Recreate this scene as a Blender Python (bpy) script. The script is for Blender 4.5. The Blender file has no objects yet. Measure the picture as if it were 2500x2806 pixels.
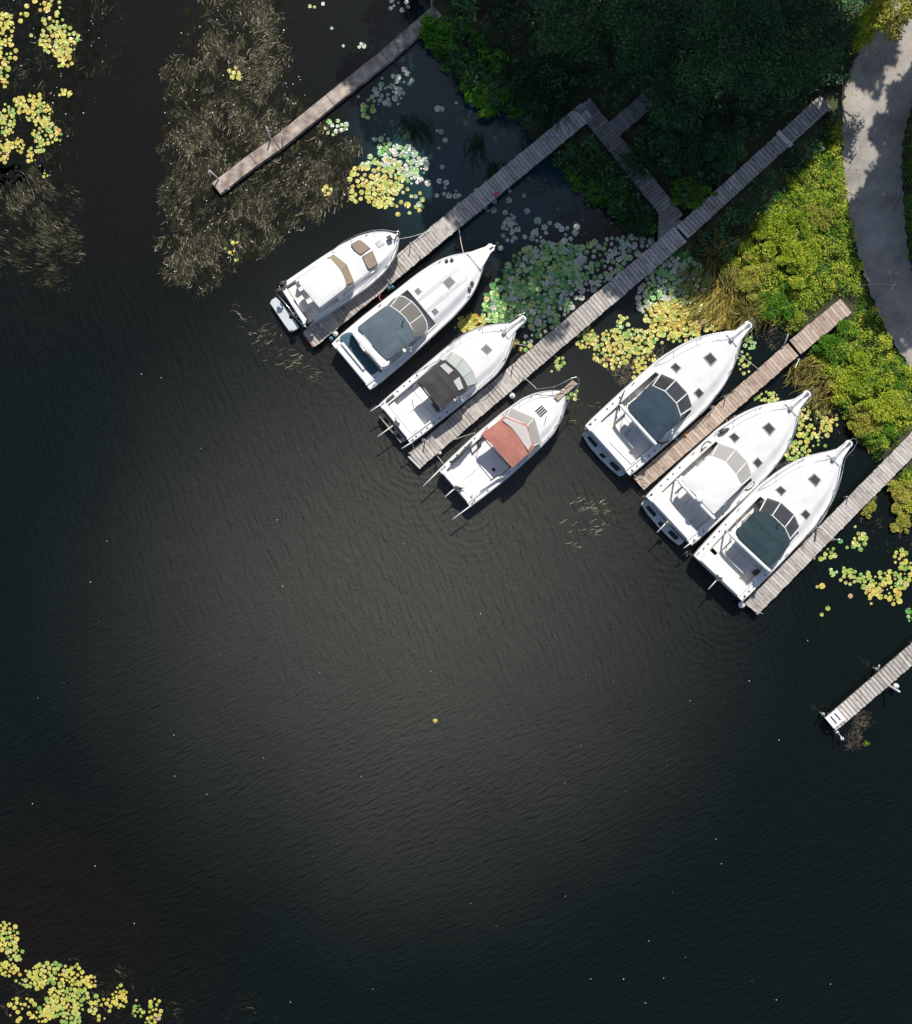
import bpy, bmesh, math, random
import numpy as np
from mathutils import Vector, Matrix

# ------------------------------------------------------------------ camera, sky, sun, exposure
scene = bpy.context.scene
H = 56.12                       # drone height in metres; 50 photo pixels to a metre on the water
cam_d = bpy.data.cameras.new('camera')
cam_d.sensor_fit = 'VERTICAL'
cam_d.sensor_height = 24.0
cam_d.lens = 24.0
cam_d.clip_start = 0.5
cam_d.clip_end = 4000.0
cam = bpy.data.objects.new('camera', cam_d)
cam.location = (0, 0, H)
scene.collection.objects.link(cam)
scene.camera = cam

SUN_EL = math.radians(52.0)
SUN_AZ = math.radians(10.0)     # from +Y towards +X
world = bpy.data.worlds.new('World')
scene.world = world
world.use_nodes = True
wn = world.node_tree
wn.nodes.clear()
w_out = wn.nodes.new('ShaderNodeOutputWorld')
w_bg = wn.nodes.new('ShaderNodeBackground')
w_sky = wn.nodes.new('ShaderNodeTexSky')
w_sky.sky_type = 'NISHITA'
w_sky.sun_disc = False
w_sky.sun_elevation = SUN_EL
w_sky.sun_rotation = SUN_AZ
w_sky.air_density = 0.9
w_sky.dust_density = 1.3
w_sky.ozone_density = 1.0
w_bg.inputs['Strength'].default_value = 0.1
wn.links.new(w_sky.outputs[0], w_bg.inputs[0])
wn.links.new(w_bg.outputs[0], w_out.inputs[0])

sun_d = bpy.data.lights.new('sun', 'SUN')
sun_d.energy = 4.5
sun_d.angle = math.radians(0.53)
sun_d.color = (1.0, 0.95, 0.885)
sun = bpy.data.objects.new('sun', sun_d)
sun_dir = Vector((math.sin(SUN_AZ) * math.cos(SUN_EL), math.cos(SUN_AZ) * math.cos(SUN_EL), math.sin(SUN_EL)))
sun.rotation_euler = (-sun_dir).to_track_quat('-Z', 'Y').to_euler()
sun.location = (10, 40, 60)
scene.collection.objects.link(sun)

vs = scene.view_settings
vs.view_transform = 'Standard'
vs.look = 'None'
vs.exposure = 0.08
vs.gamma = 1.0
vs.use_curve_mapping = False
scene.render.engine = 'CYCLES'
scene.cycles.max_bounces = 5
scene.cycles.diffuse_bounces = 4
scene.cycles.glossy_bounces = 2
scene.cycles.transparent_max_bounces = 5

# ------------------------------------------------------------------ helpers
C = scene.collection
rng = np.random.default_rng(7)
random.seed(7)


def W(px, py, z=0.0):
    """photo pixel -> point at height z on that line of sight"""
    k = (H - z) / H / 50.0
    return Vector(((px - 1250) * k, (1403 - py) * k, z))


def tag(o, label=None, cat=None, group=None, kind=None):
    if label: o['label'] = label
    if cat: o['category'] = cat
    if group: o['group'] = group
    if kind: o['kind'] = kind
    return o


def empty(name, loc, yaw=0.0):
    o = bpy.data.objects.new(name, None)
    o.empty_display_size = 0.3
    o.location = loc
    o.rotation_euler = (0, 0, yaw)
    C.objects.link(o)
    return o


def mesh_obj(name, verts, faces, mat, parent=None, smooth=False):
    me = bpy.data.meshes.new(name)
    me.from_pydata([tuple(v) for v in verts], [], faces)
    me.update()
    if smooth:
        me.polygons.foreach_set('use_smooth', [True] * len(me.polygons))
    if mat: me.materials.append(mat)
    o = bpy.data.objects.new(name, me)
    C.objects.link(o)
    if parent: o.parent = parent
    return o


def copy_obj(o, parent=None):
    c = o.copy()
    C.objects.link(c)
    c.parent = parent
    return c


class MB:
    """collects shapes into one mesh"""
    def __init__(self): self.v = []; self.f = []
    def add(self, v, f):
        n = len(self.v)
        self.v += [tuple(p) for p in v]
        self.f += [tuple(i + n for i in q) for q in f]
        return self
    def box(self, c, s, yaw=0.0):
        cx, cy, cz = c; sx, sy, sz = s[0] / 2, s[1] / 2, s[2] / 2
        ca, sa = math.cos(yaw), math.sin(yaw)
        v = []
        for x, y, z in [(-1,-1,-1),(1,-1,-1),(1,1,-1),(-1,1,-1),(-1,-1,1),(1,-1,1),(1,1,1),(-1,1,1)]:
            X, Y = x * sx, y * sy
            v.append((cx + X * ca - Y * sa, cy + X * sa + Y * ca, cz + z * sz))
        return self.add(v, [(0,3,2,1),(4,5,6,7),(0,1,5,4),(1,2,6,5),(2,3,7,6),(3,0,4,7)])
    def tube(self, pts, r, n=6, closed=False):
        pts = [Vector(p) for p in pts]
        m = len(pts); v = []; f = []
        for i, p in enumerate(pts):
            a = pts[i - 1] if (i > 0 or closed) else p
            b = pts[(i + 1) % m] if (i < m - 1 or closed) else p
            t = (b - a).normalized() if (b - a).length > 1e-9 else Vector((0, 0, 1))
            up = Vector((0, 0, 1)) if abs(t.z) < 0.9 else Vector((1, 0, 0))
            s = t.cross(up).normalized(); q = s.cross(t)
            rr = r[i] if isinstance(r, (list, tuple)) else r
            for k in range(n):
                an = 2 * math.pi * k / n
                v.append(p + s * math.cos(an) * rr + q * math.sin(an) * rr)
        for i in range(m if closed else m - 1):
            j = (i + 1) % m
            for k in range(n):
                k2 = (k + 1) % n
                f.append((i * n + k, i * n + k2, j * n + k2, j * n + k))
        if not closed:
            f.append(tuple(range(n))[::-1]); f.append(tuple((m - 1) * n + k for k in range(n)))
        return self.add(v, f)
    def slab(self, pts, z, t, b=0.015):
        """prism of outline pts, top at z (number or function), thickness t, chamfered top"""
        P = [Vector((p[0], p[1])) for p in pts]
        area = sum(P[i].x * P[(i+1) % len(P)].y - P[(i+1) % len(P)].x * P[i].y for i in range(len(P)))
        if area < 0: P.reverse()
        c = sum(P, Vector((0, 0))) / len(P)
        rad = sum((p - c).length for p in P) / len(P)
        k = max(0.2, 1 - b / max(rad, 1e-6))
        zf = z if callable(z) else (lambda x, y: z)
        n = len(P)
        bot = [(p.x, p.y, zf(p.x, p.y) - t) for p in P]
        mid = [(p.x, p.y, zf(p.x, p.y) - min(b, t * 0.6)) for p in P]
        Q = [c + (p - c) * k for p in P]
        top = [(p.x, p.y, zf(p.x, p.y)) for p in Q]
        f = [tuple(range(n))[::-1], tuple(2 * n + i for i in range(n))]
        for i in range(n):
            j = (i + 1) % n
            f.append((i, j, n + j, n + i)); f.append((n + i, n + j, 2 * n + j, 2 * n + i))
        return self.add(bot + mid + top, f)
    def ball(self, c, r, sz=1.0, n=10, m=6):
        v = [(c[0], c[1], c[2] + r * sz)]; f = []
        for i in range(1, m):
            a = math.pi * i / m
            for k in range(n):
                b = 2 * math.pi * k / n
                v.append((c[0] + r * math.sin(a) * math.cos(b), c[1] + r * math.sin(a) * math.sin(b), c[2] + r * sz * math.cos(a)))
        v.append((c[0], c[1], c[2] - r * sz))
        for k in range(n):
            f.append((0, 1 + k, 1 + (k + 1) % n))
            for i in range(m - 2):
                a = 1 + i * n
                f.append((a + k, a + n + k, a + n + (k + 1) % n, a + (k + 1) % n))
            f.append((len(v) - 1, 1 + (m - 2) * n + (k + 1) % n, 1 + (m - 2) * n + k))
        return self.add(v, f)
    def build(self, name, mat, parent=None, smooth=False):
        return mesh_obj(name, self.v, self.f, mat, parent, smooth)


def smooth_closed(pts, per=4):
    P = [Vector(p) for p in pts]; n = len(P); out = []
    for i in range(n):
        a, b, c, d = P[i - 1], P[i], P[(i + 1) % n], P[(i + 2) % n]
        for k in range(per):
            t = k / per
            out.append(0.5 * ((2 * b) + (c - a) * t + (2 * a - 5 * b + 4 * c - d) * t * t + (3 * b - a - 3 * c + d) * t ** 3))
    return out


def smooth_open(pts, per=5):
    P = [Vector(p) for p in pts]; n = len(P); out = []
    for i in range(n - 1):
        a = P[max(i - 1, 0)]; b = P[i]; c = P[i + 1]; d = P[min(i + 2, n - 1)]
        for k in range(per):
            t = k / per
            out.append(0.5 * ((2 * b) + (c - a) * t + (2 * a - 5 * b + 4 * c - d) * t * t + (3 * b - a - 3 * c + d) * t ** 3))
    out.append(P[-1])
    return out


def sstep(a, b, x):
    t = np.clip((x - a) / (b - a), 0, 1)
    return t * t * (3 - 2 * t)


def in_poly(P, X, Y):
    P = np.asarray(P, float); n = len(P); r = np.zeros(np.shape(X), bool)
    for i in range(n):
        x1, y1 = P[i]; x2, y2 = P[(i + 1) % n]
        if y1 == y2: continue
        c = ((y1 > Y) != (y2 > Y)) & (X < (x2 - x1) * (Y - y1) / (y2 - y1) + x1)
        r ^= c
    return r


def seg_dist(X, Y, x1, y1, x2, y2):
    dx, dy = x2 - x1, y2 - y1
    t = np.clip(((X - x1) * dx + (Y - y1) * dy) / (dx * dx + dy * dy + 1e-12), 0, 1)
    return np.hypot(X - x1 - t * dx, Y - y1 - t * dy)


def poly_dist(P, X, Y, closed=True):
    d = np.full(np.shape(X), 1e9)
    n = len(P)
    for i in range(n if closed else n - 1):
        d = np.minimum(d, seg_dist(X, Y, *P[i], *P[(i + 1) % n]))
    return d


# ------------------------------------------------------------------ materials
def new_mat(name):
    m = bpy.data.materials.new(name); m.use_nodes = True
    nt = m.node_tree
    return m, nt, nt.nodes['Principled BSDF'], nt.nodes, nt.links


def mat(name, col, rough=0.5, metal=0.0, var=0.15, scale=3.0, bump=0.0, bscale=30.0, coat=0.0, spec=0.5, var2=None):
    """plain surface with mottled tone"""
    m, nt, p, N, L = new_mat(name)
    tc = N.new('ShaderNodeTexCoord')
    no = N.new('ShaderNodeTexNoise'); no.inputs['Scale'].default_value = scale; no.inputs['Detail'].default_value = 6
    L.new(tc.outputs['Object'], no.inputs['Vector'])
    rp = N.new('ShaderNodeValToRGB')
    a = [c * (1 - var) for c in col]; b = [min(1, c * (1 + var)) for c in (var2 or col)]
    rp.color_ramp.elements[0].color = (*a, 1); rp.color_ramp.elements[1].color = (*b, 1)
    rp.color_ramp.elements[0].position = 0.3; rp.color_ramp.elements[1].position = 0.7
    L.new(no.outputs['Fac'], rp.inputs[0]); L.new(rp.outputs[0], p.inputs['Base Color'])
    p.inputs['Roughness'].default_value = rough; p.inputs['Metallic'].default_value = metal
    p.inputs['Coat Weight'].default_value = coat
    p.inputs['Specular IOR Level'].default_value = spec
    if bump:
        n2 = N.new('ShaderNodeTexNoise'); n2.inputs['Scale'].default_value = bscale; n2.inputs['Detail'].default_value = 4
        L.new(tc.outputs['Object'], n2.inputs['Vector'])
        bp = N.new('ShaderNodeBump'); bp.inputs['Strength'].default_value = 1.0; bp.inputs['Distance'].default_value = bump
        L.new(n2.outputs['Fac'], bp.inputs['Height']); L.new(bp.outputs[0], p.inputs['Normal'])
    return m


def canvas_mat(name, col):
    m, nt, p, N, L = new_mat(name)
    tc = N.new('ShaderNodeTexCoord')
    no = N.new('ShaderNodeTexNoise'); no.inputs['Scale'].default_value = 1.3; no.inputs['Detail'].default_value = 8; no.inputs['Roughness'].default_value = 0.7
    L.new(tc.outputs['Object'], no.inputs['Vector'])
    rp = N.new('ShaderNodeValToRGB')
    rp.color_ramp.elements[0].color = (*[c * 0.78 for c in col], 1); rp.color_ramp.elements[1].color = (*[min(1, c * 1.22 + 0.008) for c in col], 1)
    rp.color_ramp.elements[0].position = 0.3; rp.color_ramp.elements[1].position = 0.72
    L.new(no.outputs['Fac'], rp.inputs[0]); L.new(rp.outputs[0], p.inputs['Base Color'])
    p.inputs['Roughness'].default_value = 0.9; p.inputs['Specular IOR Level'].default_value = 0.2
    n2 = N.new('ShaderNodeTexNoise'); n2.inputs['Scale'].default_value = 4.0; n2.inputs['Detail'].default_value = 5; n2.inputs['Distortion'].default_value = 0.8
    L.new(tc.outputs['Object'], n2.inputs['Vector'])
    bp = N.new('ShaderNodeBump'); bp.inputs['Distance'].default_value = 0.03; bp.inputs['Strength'].default_value = 1.0
    L.new(n2.outputs['Fac'], bp.inputs['Height']); L.new(bp.outputs[0], p.inputs['Normal'])
    return m


def glass_mat(name, col, alpha, rough=0.06):
    m, nt, p, N, L = new_mat(name)
    p.inputs['Base Color'].default_value = (*col, 1); p.inputs['Roughness'].default_value = rough
    p.inputs['Alpha'].default_value = alpha
    p.inputs['Specular IOR Level'].default_value = 0.6
    return m


def wood_mat(name, c0, c1, c2, grain_axis=1):
    """weathered boards: own tone per board, grain along the board, stains"""
    m, nt, p, N, L = new_mat(name)
    tc = N.new('ShaderNodeTexCoord'); oi = N.new('ShaderNodeObjectInfo')
    ad = N.new('ShaderNodeVectorMath'); ad.operation = 'ADD'
    sc = N.new('ShaderNodeVectorMath'); sc.operation = 'SCALE'; sc.inputs[3].default_value = 1.0
    cb = N.new('ShaderNodeCombineXYZ')
    ml = N.new('ShaderNodeMath'); ml.operation = 'MULTIPLY'; ml.inputs[1].default_value = 57.0
    L.new(oi.outputs['Random'], ml.inputs[0])
    for i in range(3): L.new(ml.outputs[0], cb.inputs[i])
    L.new(tc.outputs['Object'], ad.inputs[0]); L.new(cb.outputs[0], ad.inputs[1])
    mp = N.new('ShaderNodeMapping')
    s = [30.0, 30.0, 30.0]; s[grain_axis] = 2.2
    mp.inputs['Scale'].default_value = s
    L.new(ad.outputs[0], mp.inputs['Vector'])
    g = N.new('ShaderNodeTexNoise'); g.inputs['Scale'].default_value = 1.0; g.inputs['Detail'].default_value = 5
    L.new(mp.outputs[0], g.inputs['Vector'])
    st = N.new('ShaderNodeTexNoise'); st.inputs['Scale'].default_value = 2.3; st.inputs['Detail'].default_value = 6; st.inputs['Roughness'].default_value = 0.65
    L.new(ad.outputs[0], st.inputs['Vector'])
    big = N.new('ShaderNodeTexNoise'); big.inputs['Scale'].default_value = 0.45; big.inputs['Detail'].default_value = 3
    ge = N.new('ShaderNodeNewGeometry'); L.new(ge.outputs['Position'], big.inputs['Vector'])
    rp = N.new('ShaderNodeValToRGB')
    rp.color_ramp.elements[0].color = (*c0, 1); rp.color_ramp.elements[0].position = 0.05
    e = rp.color_ramp.elements.new(0.5); e.color = (*c1, 1)
    rp.color_ramp.elements[-1].color = (*c2, 1); rp.color_ramp.elements[-1].position = 0.95
    # tone = .45 random + .2 grain + .35 large
    a = N.new('ShaderNodeMath'); a.operation = 'MULTIPLY'; a.inputs[1].default_value = 0.42; L.new(oi.outputs['Random'], a.inputs[0])
    b = N.new('ShaderNodeMath'); b.operation = 'MULTIPLY_ADD'; b.inputs[1].default_value = 0.35; L.new(g.outputs['Fac'], b.inputs[0]); L.new(a.outputs[0], b.inputs[2])
    c = N.new('ShaderNodeMath'); c.operation = 'MULTIPLY_ADD'; c.inputs[1].default_value = 0.5; L.new(big.outputs['Fac'], c.inputs[0]); L.new(b.outputs[0], c.inputs[2])
    d = N.new('ShaderNodeMath'); d.operation = 'SUBTRACT'; d.inputs[1].default_value = 0.14; L.new(c.outputs[0], d.inputs[0])
    L.new(d.outputs[0], rp.inputs[0])
    mx = N.new('ShaderNodeMixRGB'); mx.blend_type = 'MULTIPLY'; mx.inputs[0].default_value = 0.75
    r2 = N.new('ShaderNodeValToRGB')
    r2.color_ramp.elements[0].position = 0.34; r2.color_ramp.elements[0].color = (0.5, 0.47, 0.44, 1)
    r2.color_ramp.elements[1].position = 0.5; r2.color_ramp.elements[1].color = (1, 1, 1, 1)
    L.new(st.outputs['Fac'], r2.inputs[0]); L.new(rp.outputs[0], mx.inputs[1]); L.new(r2.outputs[0], mx.inputs[2])
    L.new(mx.outputs[0], p.inputs['Base Color'])
    p.inputs['Roughness'].default_value = 0.85; p.inputs['Specular IOR Level'].default_value = 0.25
    bp = N.new('ShaderNodeBump'); bp.inputs['Distance'].default_value = 0.006
    L.new(g.outputs['Fac'], bp.inputs['Height']); L.new(bp.outputs[0], p.inputs['Normal'])
    return m


def leaf_mat(name, stops, trans=0.3, rough=0.5, pos_scale=0.35, spec=0.25):
    """leaves: tone from a per-leaf attribute and a slow patchiness; some light passes through"""
    m, nt, p, N, L = new_mat(name)
    at = N.new('ShaderNodeAttribute'); at.attribute_name = 'tint'
    ge = N.new('ShaderNodeNewGeometry')
    no = N.new('ShaderNodeTexNoise'); no.inputs['Scale'].default_value = pos_scale; no.inputs['Detail'].default_value = 3
    L.new(ge.outputs['Position'], no.inputs['Vector'])
    a = N.new('ShaderNodeMath'); a.operation = 'MULTIPLY_ADD'; a.inputs[1].default_value = 0.9; a.inputs[2].default_value = -0.45
    L.new(no.outputs['Fac'], a.inputs[0])
    b = N.new('ShaderNodeMath'); b.operation = 'ADD'; L.new(at.outputs['Fac'], b.inputs[0]); L.new(a.outputs[0], b.inputs[1])
    rp = N.new('ShaderNodeValToRGB')
    n = len(stops)
    for i, c in enumerate(stops):
        if i == 0: e = rp.color_ramp.elements[0]; e.position = 0.05
        elif i == n - 1: e = rp.color_ramp.elements[-1]; e.position = 0.95
        else: e = rp.color_ramp.elements.new(0.05 + 0.9 * i / (n - 1))
        e.color = (*c, 1)
    L.new(b.outputs[0], rp.inputs[0]); L.new(rp.outputs[0], p.inputs['Base Color'])
    p.inputs['Roughness'].default_value = rough; p.inputs['Specular IOR Level'].default_value = spec
    tr = N.new('ShaderNodeBsdfTranslucent'); L.new(rp.outputs[0], tr.inputs['Color'])
    mx = N.new('ShaderNodeMixShader'); mx.inputs[0].default_value = trans
    L.new(p.outputs[0], mx.inputs[1]); L.new(tr.outputs[0], mx.inputs[2])
    out = [q for q in N if q.type == 'OUTPUT_MATERIAL'][0]
    L.new(mx.outputs[0], out.inputs['Surface'])
    return m


def pad_mat(name, stops, spec=0.5, rough=0.35):
    m, nt, p, N, L = new_mat(name)
    oi = N.new('ShaderNodeObjectInfo'); tc = N.new('ShaderNodeTexCoord')
    rp = N.new('ShaderNodeValToRGB'); n = len(stops)
    for i, c in enumerate(stops):
        if i == 0: e = rp.color_ramp.elements[0]; e.position = 0.0
        elif i == n - 1: e = rp.color_ramp.elements[-1]; e.position = 1.0
        else: e = rp.color_ramp.elements.new(i / (n - 1))
        e.color = (*c, 1)
    L.new(oi.outputs['Random'], rp.inputs[0])
    ln = N.new('ShaderNodeVectorMath'); ln.operation = 'LENGTH'; L.new(tc.outputs['Object'], ln.inputs[0])
    of = N.new('ShaderNodeVectorMath'); of.operation = 'MULTIPLY_ADD'; of.inputs[1].default_value = (1, 1, 1)
    m3 = N.new('ShaderNodeMath'); m3.operation = 'MULTIPLY'; m3.inputs[1].default_value = 91.0; L.new(oi.outputs['Random'], m3.inputs[0])
    L.new(tc.outputs['Object'], of.inputs[0]); L.new(m3.outputs[0], of.inputs[2])
    no = N.new('ShaderNodeTexNoise'); no.inputs['Scale'].default_value = 1.6; no.inputs['Detail'].default_value = 5; L.new(of.outputs[0], no.inputs['Vector'])
    ad = N.new('ShaderNodeMath'); ad.operation = 'MULTIPLY_ADD'; ad.inputs[1].default_value = 0.6; L.new(no.outputs['Fac'], ad.inputs[0]); L.new(ln.outputs['Value'], ad.inputs[2])
    r2 = N.new('ShaderNodeValToRGB')
    r2.color_ramp.elements[0].position = 0.35; r2.color_ramp.elements[0].color = (0.82, 0.9, 0.8, 1)
    r2.color_ramp.elements[1].position = 1.25; r2.color_ramp.elements[1].color = (1, 1, 1, 1)
    e = r2.color_ramp.elements.new(1.0); e.color = (1.0, 1.0, 0.95, 1)
    L.new(ad.outputs[0], r2.inputs[0])
    mx = N.new('ShaderNodeMixRGB'); mx.blend_type = 'MULTIPLY'; mx.inputs[0].default_value = 1.0
    L.new(rp.outputs[0], mx.inputs[1]); L.new(r2.outputs[0], mx.inputs[2])
    br = N.new('ShaderNodeMapRange'); br.inputs['From Min'].default_value = 0.60; br.inputs['From Max'].default_value = 0.74; L.new(no.outputs['Fac'], br.inputs['Value'])
    m2 = N.new('ShaderNodeMixRGB'); m2.inputs[2].default_value = (0.16, 0.09, 0.035, 1)       # browned spots
    L.new(br.outputs[0], m2.inputs[0]); L.new(mx.outputs[0], m2.inputs[1]); L.new(m2.outputs[0], p.inputs['Base Color'])
    p.inputs['Roughness'].default_value = rough; p.inputs['Specular IOR Level'].default_value = spec
    return m


M = {}
M['gel'] = mat('white_gelcoat', (0.745, 0.74, 0.72), 0.3, var=0.06, scale=2.2, coat=0.2)
M['gel_old'] = mat('aged_gelcoat', (0.74, 0.72, 0.68), 0.4, var=0.06, scale=1.6)
M['hull'] = mat('hull_gelcoat', (0.72, 0.71, 0.69), 0.3, var=0.05, scale=1.0, coat=0.3)
M['boot'] = mat('rust_red_bottom_paint', (0.16, 0.045, 0.025), 0.7, var=0.3)
M['rub'] = mat('grey_rub_rail', (0.30, 0.30, 0.30), 0.5)
M['sole'] = mat('beige_nonskid', (0.82, 0.80, 0.76), 0.75, var=0.07, scale=2.0, bump=0.002, bscale=120)
M['sole_w'] = mat('white_nonskid', (0.78, 0.77, 0.745), 0.7, var=0.05, scale=2.0, bump=0.002, bscale=120)
M['vinyl'] = mat('cream_vinyl', (0.70, 0.68, 0.63), 0.5, var=0.06, scale=3)
M['dark'] = mat('black_plastic', (0.02, 0.021, 0.022), 0.45)
M['dgrey'] = mat('dark_grey_vinyl', (0.06, 0.058, 0.055), 0.6)
M['steel'] = mat('stainless_steel', (0.62, 0.62, 0.62), 0.25, metal=1.0, var=0.08)
M['alu'] = mat('white_aluminium', (0.72, 0.71, 0.68), 0.35, var=0.05)
M['hatchglass'] = mat('smoked_acrylic', (0.055, 0.058, 0.062), 0.12, var=0.2, scale=2)
M['hatchgrey'] = mat('grey_acrylic', (0.20, 0.215, 0.22), 0.2, var=0.1, scale=2)
M['hatchframe'] = mat('weathered_hatch_frame', (0.33, 0.28, 0.23), 0.5, var=0.2)
M['glass'] = glass_mat('smoked_glass', (0.05, 0.052, 0.055), 0.72)
M['glass_pale'] = glass_mat('pale_green_glass', (0.55, 0.60, 0.56), 0.6)
M['glass_taupe'] = glass_mat('taupe_glass', (0.20, 0.19, 0.175), 0.8)
M['glass_grey'] = glass_mat('grey_dusty_glass', (0.42, 0.41, 0.38), 0.75, 0.15)
M['bronze'] = mat('bronze_acrylic', (0.30, 0.235, 0.165), 0.2, var=0.08, scale=2)
M['vinylwin'] = glass_mat('clear_vinyl_window', (0.62, 0.60, 0.57), 0.8, 0.15)
M['c_blue'] = canvas_mat('slate_blue_canvas', (0.090, 0.124, 0.146))
M['c_teal'] = canvas_mat('teal_blue_cover', (0.050, 0.120, 0.150))
M['c_grey'] = canvas_mat('charcoal_canvas', (0.052, 0.050, 0.050))
M['c_red'] = canvas_mat('terracotta_canvas', (0.40, 0.165, 0.125))
M['c_navy'] = canvas_mat('navy_canvas', (0.030, 0.051, 0.072))
M['c_dteal'] = canvas_mat('dark_teal_canvas', (0.024, 0.045, 0.054))
M['teak'] = wood_mat('teak', (0.26, 0.20, 0.16), (0.44, 0.36, 0.29), (0.60, 0.52, 0.45), 0)
M['platblue'] = mat('pale_blue_grey_platform', (0.50, 0.55, 0.55), 0.45, var=0.06)
M['wood_grey'] = wood_mat('weathered_grey_boards', (0.27, 0.245, 0.22), (0.46, 0.425, 0.385), (0.62, 0.58, 0.535))
M['wood_brown'] = wood_mat('brown_boards', (0.27, 0.205, 0.16), (0.45, 0.355, 0.285), (0.60, 0.50, 0.425))
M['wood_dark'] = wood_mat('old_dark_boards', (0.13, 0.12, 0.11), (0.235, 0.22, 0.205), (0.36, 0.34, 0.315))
M['beam'] = mat('dark_wet_timber', (0.07, 0.06, 0.05), 0.8, var=0.3)
M['edge'] = wood_mat('edge_timber', (0.22, 0.19, 0.16), (0.36, 0.32, 0.28), (0.48, 0.44, 0.40), 0)
M['concrete'] = mat('stained_concrete', (0.20, 0.155, 0.125), 0.9, var=0.3, scale=2.1, bump=0.004, bscale=25, var2=(0.40, 0.335, 0.285))
M['pipe'] = mat('galvanised_pipe', (0.62, 0.62, 0.61), 0.45, metal=0.3, var=0.12, scale=6)
M['rope'] = mat('pale_rope', (0.58, 0.54, 0.47), 0.9, var=0.2, scale=20)
M['rope_d'] = mat('dark_rope', (0.03, 0.03, 0.032), 0.9)
M['fender'] = mat('white_fender_vinyl', (0.76, 0.75, 0.73), 0.4, var=0.06)
M['fblue'] = mat('faded_blue_vinyl', (0.10, 0.26, 0.36), 0.5, var=0.15)
M['orange'] = mat('orange_plastic', (0.75, 0.30, 0.03), 0.5)
M['redcloth'] = mat('faded_red_cloth', (0.62, 0.10, 0.09), 0.8)
M['whiteplastic'] = mat('white_plastic', (0.78, 0.77, 0.75), 0.45, var=0.04)
M['cable'] = mat('pale_cable', (0.5, 0.5, 0.47), 0.7)

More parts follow.
